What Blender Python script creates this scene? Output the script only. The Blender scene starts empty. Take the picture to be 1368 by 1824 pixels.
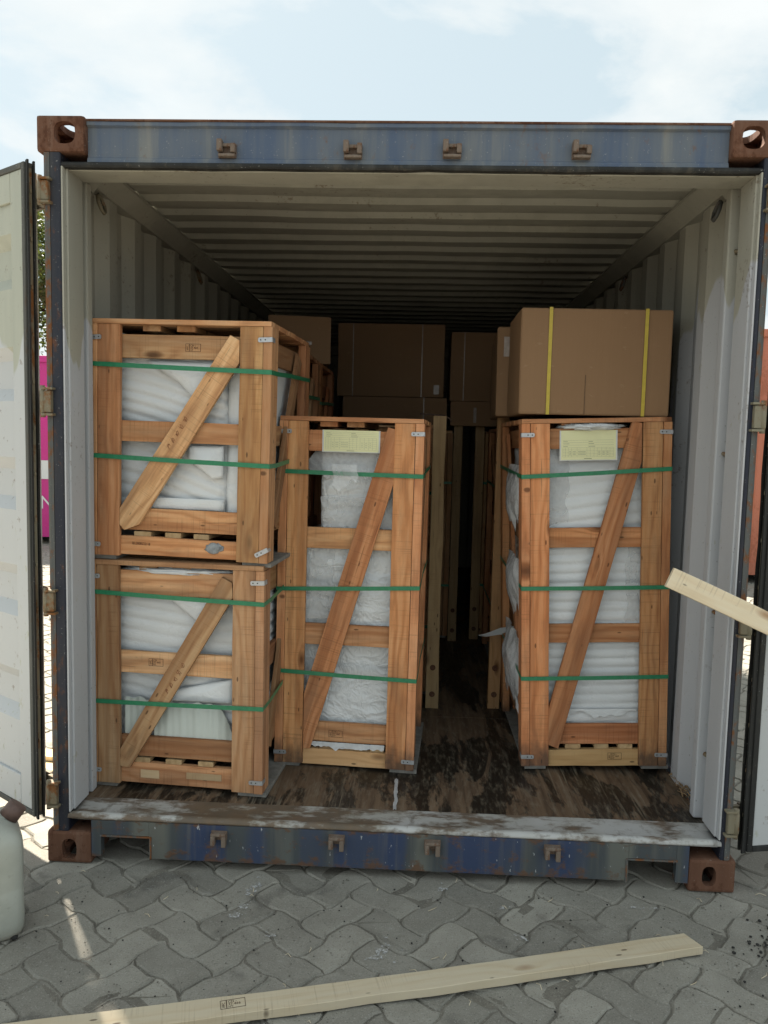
import bpy, bmesh, math, random
from mathutils import Vector, Matrix, noise
random.seed(7)
scene = bpy.context.scene
C = scene.collection
R = math.radians

# ------------------------------------------------------------------ camera
W_PX, H_PX = 1368, 1824
F_PX = 1411.97
yaw, pit, rol = 0.0419924, -0.0905263, 0.0235410
cam_d = bpy.data.cameras.new('camera')
cam = bpy.data.objects.new('camera', cam_d)
C.objects.link(cam)
fw = Vector((-math.sin(yaw) * math.cos(pit), math.cos(yaw) * math.cos(pit), math.sin(pit)))
rt = Vector((math.cos(yaw), math.sin(yaw), 0))
up = rt.cross(fw)
rt2 = rt * math.cos(rol) + up * math.sin(rol)
up2 = -rt * math.sin(rol) + up * math.cos(rol)
mw = Matrix.Identity(4)
for i in range(3):
    mw[i][0], mw[i][1], mw[i][2] = rt2[i], up2[i], -fw[i]
mw.translation = Vector((1.29873, -2.68041, 1.54394))
cam.matrix_world = mw
cam_d.sensor_fit = 'HORIZONTAL'
cam_d.sensor_width = 36.0
cam_d.lens = F_PX / W_PX * 36.0
cam_d.clip_start = 0.05
cam_d.clip_end = 2000
scene.camera = cam

# ------------------------------------------------------------------ light
SUN_EL, SUN_AZ = R(51), math.atan2(-0.56, 0.83)      # the sun stands behind the container, to the left
SKY_STRENGTH = 0.10
EXPOSURE = 1.62
scene.view_settings.view_transform = 'Standard'
scene.view_settings.look = 'None'
scene.view_settings.exposure = EXPOSURE
scene.view_settings.gamma = 1
scene.view_settings.use_curve_mapping = False
scene.cycles.diffuse_bounces = 1
world = bpy.data.worlds.new('World')
scene.world = world
world.use_nodes = True
wn = world.node_tree
for n_ in list(wn.nodes):
    wn.nodes.remove(n_)


class NT:
    """small helper to wire node trees"""
    def __init__(s, tree):
        s.t = tree

    def n(s, typ, props=None, ins=None):
        nd = s.t.nodes.new(typ)
        for k, v in (props or {}).items():
            setattr(nd, k, v)
        for k, v in (ins or {}).items():
            sock = nd.inputs[k]
            if isinstance(v, bpy.types.NodeSocket):
                s.t.links.new(v, sock)
            elif isinstance(v, bpy.types.Node):
                s.t.links.new(v.outputs[0], sock)
            else:
                try:
                    sock.default_value = v
                except Exception:
                    sock.default_value = (v[0], v[1], v[2], 1) if hasattr(v, '__len__') and len(v) == 3 else v
        return nd

    def m(s, op, a, b=0.0, c=None, clamp=False):
        ins = {0: a, 1: b}
        if c is not None:
            ins[2] = c
        return s.n('ShaderNodeMath', {'operation': op, 'use_clamp': clamp}, ins).outputs[0]

    def mix(s, fac, a, b, blend='MIX'):
        nd = s.n('ShaderNodeMix', {'data_type': 'RGBA', 'blend_type': blend})
        for idx, v in ((0, fac), (6, a), (7, b)):
            if isinstance(v, bpy.types.NodeSocket):
                s.t.links.new(v, nd.inputs[idx])
            elif hasattr(v, '__len__'):
                nd.inputs[idx].default_value = (v[0], v[1], v[2], 1)
            else:
                nd.inputs[idx].default_value = v
        return nd.outputs[2]

    def ramp(s, fac, stops):
        nd = s.n('ShaderNodeValToRGB', None, {0: fac})
        el = nd.color_ramp.elements
        while len(el) > 1:
            el.remove(el[-1])
        for i, (p, c) in enumerate(stops):
            e = el[0] if i == 0 else el.new(p)
            e.position = p
            if not hasattr(c, '__len__'):
                c = (c, c, c)
            e.color = (c[0], c[1], c[2], 1)
        return nd.outputs[0]

    def noise(s, vec, scale=5.0, detail=4.0, rough=0.55, dist=0.0):
        ins = {'Scale': scale, 'Detail': detail, 'Roughness': rough, 'Distortion': dist}
        if vec is not None:
            ins['Vector'] = vec
        return s.n('ShaderNodeTexNoise', None, ins).outputs['Fac']

    def mapping(s, vec, scale=(1, 1, 1), loc=(0, 0, 0)):
        return s.n('ShaderNodeMapping', None, {'Vector': vec, 'Scale': scale, 'Location': loc}).outputs[0]

    def vadd(s, a, b):
        return s.n('ShaderNodeVectorMath', {'operation': 'ADD'}, {0: a, 1: b}).outputs[0]

    def bump(s, h, strength=0.3, dist=0.01):
        return s.n('ShaderNodeBump', None, {'Height': h, 'Strength': strength, 'Distance': dist}).outputs[0]


w = NT(wn)
sky = w.n('ShaderNodeTexSky', {'sky_type': 'NISHITA', 'sun_disc': False, 'sun_elevation': SUN_EL,
                               'sun_rotation': SUN_AZ, 'air_density': 1.0, 'dust_density': 2.0, 'ozone_density': 1.0})
tcw = w.n('ShaderNodeTexCoord')
sep = w.n('ShaderNodeSeparateXYZ', None, {0: tcw.outputs['Generated']})
zc = w.m('ADD', w.m('MAXIMUM', sep.outputs[2], 0.0), 0.12)
cx = w.m('DIVIDE', sep.outputs[0], zc)
cy = w.m('DIVIDE', sep.outputs[1], zc)
cv = w.n('ShaderNodeCombineXYZ', None, {0: cx, 1: cy, 2: 86.0}).outputs[0]
cn = w.noise(cv, 1.35, 9, 0.56, 0.25)
cn2 = w.noise(cv, 0.5, 3, 0.5)
cmask = w.ramp(w.m('ADD', w.m('MULTIPLY', cn, 0.75), w.m('MULTIPLY', cn2, 0.25)), [(0.47, 0), (0.515, 0.6), (0.58, 1)])
haze = w.mix(0.92, sky.outputs[0], (2.12, 2.50, 2.60))
cloud = w.mix(w.noise(cv, 3.0, 5), (2.75, 2.93, 2.96), (3.35, 3.46, 3.45))
skyc = w.mix(cmask, haze, cloud)
bg = w.n('ShaderNodeBackground', None, {'Color': skyc, 'Strength': SKY_STRENGTH})
wo = w.n('ShaderNodeOutputWorld', None, {'Surface': bg.outputs[0]})

sun_d = bpy.data.lights.new('sun', 'SUN')
sun_d.energy = 4.2
sun_d.angle = R(2.2)
sun_d.color = (1.0, 0.93, 0.82)
sun = bpy.data.objects.new('sun', sun_d)
C.objects.link(sun)
sdir = Vector((math.sin(SUN_AZ) * math.cos(SUN_EL), math.cos(SUN_AZ) * math.cos(SUN_EL), math.sin(SUN_EL)))
sun.rotation_euler = sdir.to_track_quat('Z', 'Y').to_euler()
sun.location = (-6, 9, 12)


# ------------------------------------------------------------------ materials
def new_mat(name):
    m = bpy.data.materials.new(name)
    m.use_nodes = True
    t = NT(m.node_tree)
    b = m.node_tree.nodes['Principled BSDF']
    return m, t, b


def sett(t, b, color=None, rough=None, normal=None, spec=None, metal=None):
    def put(key, v):
        if v is None:
            return
        if isinstance(v, bpy.types.NodeSocket):
            t.t.links.new(v, b.inputs[key])
        elif hasattr(v, '__len__'):
            b.inputs[key].default_value = (v[0], v[1], v[2], 1)
        else:
            b.inputs[key].default_value = v
    put('Base Color', color); put('Roughness', rough); put('Normal', normal)
    put('Specular IOR Level', spec); put('Metallic', metal)


def wood_mat(name, lo, mid, hi, knot=(0.09, 0.035, 0.015), dirt=0.36, saw=0.26):
    m, t, b = new_mat(name)
    tc = t.n('ShaderNodeTexCoord')
    oi = t.n('ShaderNodeObjectInfo')
    off = t.n('ShaderNodeCombineXYZ', None, {0: t.m('MULTIPLY', oi.outputs['Random'], 41.0),
                                             1: t.m('MULTIPLY', oi.outputs['Random'], 17.3),
                                             2: t.m('MULTIPLY', oi.outputs['Random'], 29.7)}).outputs[0]
    v = t.vadd(tc.outputs['Object'], off)
    fine = t.noise(t.mapping(v, (6, 95, 95)), 1.0, 5, 0.6)
    low = t.noise(t.mapping(v, (1.6, 9, 9)), 1.0, 3, 0.5)
    vor = t.n('ShaderNodeTexVoronoi', {'feature': 'F1'}, {'Vector': t.mapping(v, (3.3, 8.5, 0.7)), 'Scale': 1.0})
    kd = vor.outputs['Distance']
    kinf = t.m('POWER', t.m('SUBTRACT', 1.0, kd, clamp=True), 6.0)
    sp = t.n('ShaderNodeSeparateXYZ', None, {0: v})
    phase = t.m('ADD', t.m('MULTIPLY', sp.outputs[1], 150.0),
                t.m('ADD', t.m('MULTIPLY', low, 24.0), t.m('MULTIPLY', kinf, 14.0)))
    ring = t.m('MULTIPLY_ADD', t.m('SINE', phase), 0.5, 0.5)
    f = t.m('ADD', t.m('MULTIPLY', fine, 0.55), t.m('MULTIPLY', t.m('POWER', ring, 2.0), 0.18))
    f = t.m('ADD', f, t.m('MULTIPLY', low, 0.3))
    col = t.ramp(f, [(0.28, hi), (0.52, mid), (0.82, lo)])
    tone = t.noise(t.mapping(v, (0.5, 14, 3)), 1.0, 1, 0.4)
    col = t.mix(t.m('MULTIPLY', t.ramp(tone, [(0.46, 0), (0.52, 1)]), 0.38), col, tuple(x * 0.82 for x in lo) if name == 'crate_wood' else mid)
    km = t.ramp(kd, [(0.045, 1), (0.10, 0.55), (0.16, 0)])
    col = t.mix(t.m('MULTIPLY', km, 0.85), col, knot)
    # nail holes and short dark checks
    v2 = t.n('ShaderNodeTexVoronoi', {'feature': 'F1'}, {'Vector': t.mapping(v, (9, 26, 6)), 'Scale': 1.0})
    nm = t.ramp(v2.outputs['Distance'], [(0.07, 1), (0.11, 0)])
    col = t.mix(t.m('MULTIPLY', nm, 0.7), col, (0.05, 0.022, 0.012))
    # band-saw marks across the board, only in places
    sawn = t.noise(t.mapping(v, (210, 3, 3)), 1.0, 2, 0.5)
    sm = t.m('MULTIPLY', t.ramp(sawn, [(0.58, 0), (0.66, 1)]), t.ramp(t.noise(t.mapping(v, (2, 9, 9)), 1.0, 2), [(0.45, 0), (0.6, 1)]))
    col = t.mix(t.m('MULTIPLY', sm, saw), col, (0.16, 0.07, 0.03))
    br = t.m('MULTIPLY_ADD', t.m('FRACT', t.m('MULTIPLY', oi.outputs['Random'], 7.31)), 0.46, 0.74)
    col = t.mix(1.0, col, t.n('ShaderNodeCombineXYZ', None, {0: br, 1: br, 2: br}).outputs[0], 'MULTIPLY')
    col = t.mix(1.0, col, oi.outputs['Color'], 'MULTIPLY')
    dm = t.ramp(t.noise(t.mapping(v, (4, 11, 11)), 1.0, 5, 0.65), [(0.47, 0), (0.70, 1)])
    col = t.mix(t.m('MULTIPLY', dm, dirt), col, (0.235, 0.145, 0.088))
    spl = t.ramp(t.noise(t.mapping(v, (3.2, 120, 40)), 1.0, 3, 0.5), [(0.685, 0), (0.71, 1)])
    col = t.mix(t.m('MULTIPLY', spl, dirt * 1.2), col, (0.09, 0.042, 0.022))
    gx = t.n('ShaderNodeSeparateXYZ', None, {0: tc.outputs['Generated']}).outputs[0]
    foot_d = t.m('MULTIPLY', t.m('SUBTRACT', t.m('MULTIPLY_ADD', t.noise(t.mapping(v, (14, 22, 22)), 1.0, 4), 0.16, 0.0), gx), 14.0, clamp=True)
    foot_d = t.m('MULTIPLY', foot_d, t.m('SUBTRACT', 1.0, oi.outputs['Alpha']))
    col = t.mix(t.m('MULTIPLY', foot_d, 0.8), col, (0.085, 0.065, 0.05))
    h = t.m('ADD', t.m('MULTIPLY', fine, 0.7), t.m('MULTIPLY', sawn, 0.35))
    sett(t, b, col, 0.72, t.bump(h, 0.35, 0.003), 0.25)
    return m


M = {}
M['wood'] = wood_mat('crate_wood', (0.38, 0.165, 0.075), (0.66, 0.355, 0.175), (0.79, 0.50, 0.285))
M['pale_wood'] = wood_mat('weathered_pine', (0.27, 0.165, 0.08), (0.42, 0.28, 0.15), (0.50, 0.36, 0.21))
M['new_pine'] = wood_mat('fresh_pine', (0.70, 0.53, 0.33), (0.83, 0.69, 0.48), (0.87, 0.76, 0.57), knot=(0.33, 0.14, 0.05), dirt=0.08, saw=0.18)


def paint_mat(name, base, alt, rust=(0.13, 0.055, 0.025), rust_amt=0.5, streak=0.5, rough=0.5, scale=1.0, coords='Object', dust=(0.30, 0.28, 0.24), dust_amt=0.35, cov=0.53):
    m, t, b = new_mat(name)
    tc = t.n('ShaderNodeTexCoord')
    v = tc.outputs[coords]
    st = t.noise(t.mapping(v, (13 * scale, 13 * scale, 0.9)), 1.0, 5, 0.6)
    big = t.noise(t.mapping(v, (2.2 * scale, 2.2 * scale, 1.2)), 1.0, 4, 0.6)
    col = t.mix(t.ramp(t.m('ADD', t.m('MULTIPLY', st, 0.6), t.m('MULTIPLY', big, 0.4)), [(0.40, 0), (0.62, streak)]), base, alt)
    fine = t.noise(t.mapping(v, (34, 34, 20)), 1.0, 6, 0.7)
    col = t.mix(t.m('MULTIPLY', t.ramp(st, [(0.55, 0), (0.75, 1)]), dust_amt), col, dust)
    rm = t.ramp(t.m('ADD', t.m('MULTIPLY', fine, 0.55), t.m('MULTIPLY', big, 0.45)), [(cov, 0), (cov + 0.07, 1)])
    rcol = t.mix(t.noise(t.mapping(v, (60, 60, 60)), 1.0, 4), rust, (rust[0] * 1.9, rust[1] * 1.7, rust[2] * 1.4))
    col = t.mix(t.m('MULTIPLY', rm, rust_amt), col, rcol)
    sp = t.ramp(t.noise(t.mapping(v, (150, 150, 150)), 1.0, 2), [(0.69, 0), (0.74, 1)])
    col = t.mix(t.m('MULTIPLY', sp, 0.5), col, (0.45, 0.43, 0.40))
    rg = t.m('MULTIPLY_ADD', rm, 0.3, rough)
    sett(t, b, col, rg, t.bump(t.m('ADD', fine, t.m('MULTIPLY', rm, -0.4)), 0.22, 0.004), 0.4)
    return m


M['blue'] = paint_mat('weathered_blue_paint', (0.088, 0.122, 0.188), (0.175, 0.19, 0.195), rust=(0.14, 0.075, 0.04), rust_amt=0.55, streak=1.0, cov=0.56, dust_amt=0.5)
M['navy'] = paint_mat('dark_navy_paint', (0.016, 0.020, 0.036), (0.045, 0.043, 0.042), rust_amt=0.6, streak=0.7, dust_amt=0.08)
M['rust'] = paint_mat('rusty_cast_steel', (0.135, 0.062, 0.036), (0.20, 0.095, 0.055), rust=(0.055, 0.022, 0.013), rust_amt=0.7, streak=1.0, rough=0.85, dust_amt=0.22, cov=0.49)
M['keeper'] = paint_mat('worn_grey_brown_steel', (0.15, 0.09, 0.06), (0.22, 0.17, 0.13), rust=(0.10, 0.05, 0.03), rust_amt=0.8, streak=1.0, rough=0.75)
M['rusty_post'] = paint_mat('grey_rusted_steel', (0.12, 0.125, 0.12), (0.09, 0.085, 0.075), rust=(0.15, 0.060, 0.02), rust_amt=0.9, streak=0.8, rough=0.7, cov=0.475)
M['hinge'] = paint_mat('cream_rusted_hinge', (0.26, 0.235, 0.165), (0.19, 0.135, 0.07), rust=(0.15, 0.062, 0.018), rust_amt=0.95, streak=1.0, rough=0.6, cov=0.49)
M['gasket'] = paint_mat('black_rubber_gasket', (0.018, 0.018, 0.017), (0.05, 0.05, 0.045), rust=(0.09, 0.085, 0.075), rust_amt=0.5, streak=0.6, rough=0.7, dust_amt=0.12)
M['gasket_grey'] = paint_mat('grey_rubber_gasket', (0.09, 0.09, 0.08), (0.16, 0.155, 0.135), rust=(0.09, 0.06, 0.04), rust_amt=0.5, streak=0.6, rough=0.75)
M['magenta'] = paint_mat('magenta_paint', (0.62, 0.035, 0.26), (0.55, 0.04, 0.24), rust_amt=0.05, streak=0.3, dust_amt=0.05)
M['salmon'] = paint_mat('salmon_paint', (0.56, 0.19, 0.115), (0.46, 0.15, 0.09), rust_amt=0.3, streak=0.5, dust_amt=0.1)
M['white_paint'] = paint_mat('white_lettering', (0.75, 0.75, 0.74), (0.68, 0.68, 0.66), rust_amt=0.05, streak=0.2, dust_amt=0.05)


def interior_mat():
    """old cream paint, partly painted over with fresh pale grey-white in the lower parts near the doors"""
    m, t, b = new_mat('cream_interior_paint')
    g = t.n('ShaderNodeNewGeometry')
    p = g.outputs['Position']
    sp = t.n('ShaderNodeSeparateXYZ', None, {0: p})
    st = t.noise(t.mapping(p, (9, 9, 0.8)), 1.0, 4, 0.6)
    big = t.noise(p, 2.3, 4)
    col = t.mix(t.ramp(st, [(0.35, 0), (0.7, 1)]), (0.50, 0.475, 0.385), (0.40, 0.38, 0.305))
    col = t.mix(t.ramp(t.noise(p, 1.6, 3), [(0.45, 0), (0.5, 0.5)]), col, (0.44, 0.42, 0.35))
    # repainted: below a ragged height that falls off with depth into the container
    stroke = t.noise(t.mapping(p, (7, 7, 0.6)), 1.0, 2)
    right = t.m('GREATER_THAN', sp.outputs[0], 1.2)
    lim = t.m('MULTIPLY_ADD', right, 0.22, 1.84)
    lim = t.m('ADD', lim, t.m('MULTIPLY_ADD', stroke, 0.7, -0.33))
    below = t.m('MULTIPLY', t.m('SUBTRACT', lim, sp.outputs[2]), 60.0, clamp=True)
    near = t.m('MULTIPLY', t.m('SUBTRACT', t.m('MULTIPLY_ADD', stroke, 0.8, 0.55), sp.outputs[1]), 20.0, clamp=True)
    rep = t.m('MULTIPLY', below, near)
    worn = t.ramp(t.noise(t.mapping(p, (30, 30, 12)), 1.0, 5, 0.7), [(0.30, 0), (0.36, 1)])
    rep = t.m('MULTIPLY', rep, worn)
    col = t.mix(rep, col, t.mix(st, (0.61, 0.61, 0.62), (0.51, 0.51, 0.515)))
    rm = t.ramp(t.m('ADD', t.m('MULTIPLY', t.noise(p, 38, 6, 0.7), 0.6), t.m('MULTIPLY', big, 0.4)), [(0.585, 0), (0.64, 1)])
    col = t.mix(t.m('MULTIPLY', rm, 0.6), col, (0.16, 0.10, 0.055))
    sc = t.ramp(t.noise(t.mapping(p, (90, 90, 90)), 1.0, 3), [(0.68, 0), (0.73, 1)])
    col = t.mix(t.m('MULTIPLY', sc, 0.5), col, (0.13, 0.12, 0.10))
    sett(t, b, col, 0.55, t.bump(t.noise(p, 45, 4), 0.15, 0.004), 0.35)
    return m


M['cream'] = interior_mat()


def door_paint():
    m, t, b = new_mat('pale_door_paint')
    g = t.n('ShaderNodeNewGeometry')
    p = g.outputs['Position']
    sp = t.n('ShaderNodeSeparateXYZ', None, {0: p})
    st = t.noise(t.mapping(p, (10, 10, 0.8)), 1.0, 4, 0.6)
    col = t.mix(t.ramp(st, [(0.35, 0), (0.7, 1)]), (0.50, 0.505, 0.41), (0.43, 0.44, 0.36))
    lim = t.m('MULTIPLY_ADD', t.noise(t.mapping(p, (6, 6, 0.5)), 1.0, 2), 0.7, 1.55)
    rep = t.m('MULTIPLY', t.m('SUBTRACT', lim, sp.outputs[2]), 50.0, clamp=True)
    worn = t.ramp(t.noise(t.mapping(p, (22, 22, 9)), 1.0, 5, 0.7), [(0.32, 0), (0.38, 1)])
    col = t.mix(t.m('MULTIPLY', rep, worn), col, (0.58, 0.59, 0.585))
    rm = t.ramp(t.noise(p, 30, 6, 0.7), [(0.62, 0), (0.68, 1)])
    col = t.mix(t.m('MULTIPLY', rm, 0.5), col, (0.17, 0.10, 0.05))
    sett(t, b, col, 0.5, t.bump(t.noise(p, 40, 4), 0.12, 0.004), 0.35)
    return m


M['door'] = door_paint()


def sill_mat():
    m, t, b = new_mat('scuffed_white_sill_paint')
    p = t.n('ShaderNodeNewGeometry').outputs['Position']
    n1 = t.noise(t.mapping(p, (7, 16, 16)), 1.0, 6, 0.7)
    n2 = t.noise(t.mapping(p, (3, 3, 3)), 1.0, 4, 0.6)
    col = t.mix(t.ramp(n2, [(0.35, 0), (0.65, 1)]), (0.58, 0.57, 0.55), (0.42, 0.40, 0.34))
    wear = t.ramp(t.m('ADD', t.m('MULTIPLY', n1, 0.6), t.m('MULTIPLY', n2, 0.4)), [(0.455, 0), (0.535, 1)])
    col = t.mix(t.m('MULTIPLY', wear, 0.85), col, t.mix(t.noise(p, 20, 3), (0.055, 0.045, 0.035), (0.20, 0.11, 0.045)))
    streak = t.ramp(t.noise(t.mapping(p, (18, 8, 8)), 1.0, 6, 0.7), [(0.55, 0), (0.66, 1)])
    col = t.mix(t.m('MULTIPLY', streak, 0.6), col, (0.14, 0.115, 0.085))
    sett(t, b, col, 0.6, t.bump(n1, 0.4, 0.006), 0.35)
    return m


M['sill'] = sill_mat()


def sillblue_mat():
    m, t, b = new_mat('battered_blue_sill_paint')
    p = t.n('ShaderNodeNewGeometry').outputs['Position']
    sp = t.n('ShaderNodeSeparateXYZ', None, {0: p})
    blk = t.noise(t.mapping(p, (4.2, 0.3, 0.35)), 1.0, 2, 0.5)
    st = t.noise(t.mapping(p, (22, 3, 1.2)), 1.0, 5, 0.65)
    col = t.mix(t.ramp(blk, [(0.42, 0), (0.47, 0.25), (0.52, 1)]), (0.042, 0.062, 0.125), (0.075, 0.085, 0.09))
    col = t.mix(t.ramp(blk, [(0.55, 0), (0.62, 1)]), col, (0.15, 0.155, 0.135))
    col = t.mix(t.m('MULTIPLY', t.ramp(st, [(0.5, 0), (0.7, 1)]), 0.5), col, (0.17, 0.16, 0.13))
    edge = t.m('MULTIPLY', t.m('SUBTRACT', 0.075, sp.outputs[2]), 18.0, clamp=True)
    edge2 = t.m('MULTIPLY', t.m('SUBTRACT', sp.outputs[2], 0.145), 30.0, clamp=True)
    rn = t.noise(t.mapping(p, (14, 14, 20)), 1.0, 6, 0.7)
    rm = t.ramp(t.m('ADD', rn, t.m('MULTIPLY', t.m('ADD', edge, edge2), 0.14)), [(0.56, 0), (0.66, 1)])
    col = t.mix(t.m('MULTIPLY', rm, 0.85), col, t.mix(rn, (0.06, 0.032, 0.02), (0.20, 0.10, 0.05)))
    # white paint spatter
    sp_ = t.ramp(t.noise(t.mapping(p, (70, 70, 30)), 1.0, 3), [(0.67, 0), (0.70, 1)])
    col = t.mix(t.m('MULTIPLY', sp_, 0.8), col, (0.55, 0.55, 0.55))
    sett(t, b, col, 0.5, t.bump(t.m('ADD', rn, t.m('MULTIPLY', rm, 0.5)), 0.3, 0.004), 0.4)
    return m


M['sill_blue'] = sillblue_mat()


def floor_mat():
    m, t, b = new_mat('stained_plywood_floor')
    p = t.n('ShaderNodeNewGeometry').outputs['Position']
    gr = t.noise(t.mapping(p, (40, 2.2, 5)), 1.0, 5, 0.6)
    big = t.noise(t.mapping(p, (3.2, 1.7, 1), (4, 2, 0)), 1.0, 5, 0.65)
    col = t.mix(t.ramp(gr, [(0.35, 0), (0.7, 1)]), (0.105, 0.066, 0.040), (0.22, 0.145, 0.088))
    blot = t.noise(t.mapping(p, (6.5, 1.9, 1), (1.7, 0.3, 0)), 1.0, 7, 0.66, 0.5)
    col = t.mix(t.ramp(blot, [(0.475, 0), (0.52, 0.95)]), col, (0.016, 0.014, 0.011))
    # drag scratches roughly along the length
    rot = t.n('ShaderNodeMapping', None, {'Vector': p, 'Rotation': (0, 0, R(-17)), 'Scale': (58, 1.7, 1)}).outputs[0]
    scr = t.noise(rot, 1.0, 3, 0.6)
    zone = t.ramp(t.noise(p, 3.1, 3), [(0.42, 0), (0.58, 1)])
    col = t.mix(t.m('MULTIPLY', t.m('MULTIPLY', t.ramp(scr, [(0.56, 0), (0.66, 1)]), zone), 0.65), col, (0.30, 0.25, 0.18))
    dust = t.ramp(t.noise(t.mapping(p, (60, 14, 20)), 1.0, 6, 0.72), [(0.50, 0), (0.70, 1)])
    col = t.mix(t.m('MULTIPLY', dust, 0.55), col, (0.27, 0.225, 0.165))
    rg = t.mix(t.ramp(blot, [(0.47, 0), (0.55, 1)]), (0.75, 0.75, 0.75), (0.42, 0.42, 0.42))
    sett(t, b, col, rg, t.bump(t.m('ADD', gr, blot), 0.35, 0.004), 0.35)
    return m


M['floor'] = floor_mat()


def concrete_mat(name, c1, c2, stain=True):
    m, t, b = new_mat(name)
    p = t.n('ShaderNodeNewGeometry').outputs['Position']
    oi = t.n('ShaderNodeObjectInfo')
    big = t.noise(t.mapping(p, (1, 1, 0.2)), 1.4, 4, 0.6)
    mid = t.noise(p, 9, 5, 0.65)
    grit = t.noise(p, 210, 3, 0.7)
    col = t.mix(t.ramp(mid, [(0.3, 0), (0.75, 1)]), c1, c2)
    br = t.m('MULTIPLY_ADD', oi.outputs['Random'], 0.42, 0.78)
    col = t.mix(1.0, col, t.n('ShaderNodeCombineXYZ', None, {0: br, 1: br, 2: br}).outputs[0], 'MULTIPLY')
    col = t.mix(t.m('MULTIPLY', t.ramp(big, [(0.4, 0), (0.7, 1)]), 0.35), col, (0.17, 0.155, 0.13))
    if stain:
        oil = t.ramp(t.noise(p, 3.4, 4, 0.6), [(0.60, 0), (0.68, 1)])
        col = t.mix(t.m('MULTIPLY', oil, 0.5), col, (0.09, 0.082, 0.072))
        scuff = t.ramp(t.noise(t.mapping(p, (9, 26, 1)), 1.0, 5, 0.7), [(0.62, 0), (0.70, 1)])
        col = t.mix(t.m('MULTIPLY', scuff, 0.45), col, (0.40, 0.385, 0.35))
    col = t.mix(t.m('MULTIPLY', t.ramp(grit, [(0.58, 0), (0.68, 1)]), 0.6), col, (0.50, 0.48, 0.43))
    col = t.mix(t.m('MULTIPLY', t.ramp(grit, [(0.32, 1), (0.42, 0)]), 0.6), col, (0.085, 0.078, 0.065))
    h = t.m('ADD', t.m('MULTIPLY', grit, 0.5), t.m('MULTIPLY', mid, 0.9))
    sett(t, b, col, 0.85, t.bump(h, 0.75, 0.006), 0.3)
    return m


M['paver'] = concrete_mat('grey_concrete_paver', (0.29, 0.268, 0.224), (0.385, 0.36, 0.305))
M['sand'] = concrete_mat('dirty_joint_sand', (0.12, 0.108, 0.088), (0.27, 0.245, 0.20), False)
M['yard'] = concrete_mat('dark_yard_ground', (0.085, 0.08, 0.072), (0.13, 0.123, 0.11))  # asphalt-like yard, darkened so less light bounces into the container


def cardboard_mat():
    m, t, b = new_mat('brown_corrugated_cardboard')
    tc = t.n('ShaderNodeTexCoord')
    v = tc.outputs['Object']
    fl = t.noise(t.mapping(v, (150, 150, 2)), 1.0, 2, 0.5)
    big = t.noise(v, 3, 4, 0.6)
    col = t.mix(big, (0.31, 0.18, 0.093), (0.36, 0.215, 0.115))
    col = t.mix(t.m('MULTIPLY', fl, 0.25), col, (0.26, 0.15, 0.075))
    sc = t.ramp(t.noise(t.mapping(v, (20, 20, 45)), 1.0, 4, 0.7), [(0.62, 0), (0.70, 1)])
    col = t.mix(t.m('MULTIPLY', sc, 0.3), col, (0.52, 0.36, 0.22))
    sett(t, b, col, 0.7, t.bump(t.m('ADD', fl, t.m('MULTIPLY', big, 2)), 0.12, 0.004), 0.25)
    return m


M['card'] = cardboard_mat()


def simple(name, col, rough=0.5, spec=0.4, metal=0.0, var=0.15, scale=30, bump=0.1):
    m, t, b = new_mat(name)
    v = t.n('ShaderNodeTexCoord').outputs['Object']
    n = t.noise(v, scale, 4, 0.6)
    c2 = tuple(max(0, x * (1 - 2 * var)) for x in col)
    sett(t, b, t.mix(t.ramp(n, [(0.3, 0), (0.7, 1)]), col, c2), rough, t.bump(n, bump, 0.003), spec, metal)
    return m


M['strap'] = simple('green_pet_strap', (0.036, 0.27, 0.125), 0.36, 0.5, var=0.12, scale=70)
M['strap_back'] = simple('dusty_green_strap', (0.20, 0.27, 0.22), 0.5)
M['yellow_strap'] = simple('yellow_pp_strap', (0.70, 0.52, 0.06), 0.4, 0.5, var=0.08)
M['zinc'] = simple('galvanised_steel', (0.62, 0.63, 0.64), 0.38, 0.5, 0.55, var=0.1, scale=60)
M['dark'] = simple('dark_hole', (0.03, 0.025, 0.02), 0.8)
M['ink'] = simple('dark_brown_ink', (0.055, 0.025, 0.014), 0.8, var=0.2)
M['grey_ink'] = simple('grey_print', (0.45, 0.45, 0.26), 0.8, var=0.1)
M['pencil'] = simple('reddish_crayon', (0.36, 0.13, 0.06), 0.8, var=0.1)
M['sheet'] = simple('pale_yellow_paper', (0.93, 0.90, 0.52), 0.45, 0.5, var=0.03, scale=8)
M['sleeve'] = simple('clear_document_sleeve', (0.78, 0.78, 0.74), 0.25, 0.5, var=0.05)
M['tape'] = simple('packing_tape', (0.50, 0.40, 0.33), 0.25, 0.5, var=0.15)
M['wire'] = simple('rusty_wire', (0.10, 0.06, 0.04), 0.7)
M['putty'] = simple('grey_putty', (0.42, 0.44, 0.45), 0.6, var=0.25, scale=60, bump=0.6)
M['splash'] = simple('dried_white_paint', (0.66, 0.65, 0.64), 0.7, var=0.15, scale=40)
_m, _t, _b = new_mat('scuffed_white_paint')
_p = _t.n('ShaderNodeNewGeometry').outputs['Position']
sett(_t, _b, (0.62, 0.61, 0.59), 0.8)
_mx = _t.n('ShaderNodeMixShader', None, {0: _t.ramp(_t.noise(_t.mapping(_p, (60, 60, 60)), 1.0, 6, 0.7), [(0.46, 0.0), (0.60, 0.85)]), 1: _t.n('ShaderNodeBsdfTransparent').outputs[0], 2: _b.outputs[0]})
_t.t.links.new(_mx.outputs[0], _t.t.nodes['Material Output'].inputs[0])
M['scuff'] = _m
M['crumb'] = simple('dark_gravel', (0.045, 0.042, 0.038), 0.9, var=0.3)
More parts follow.
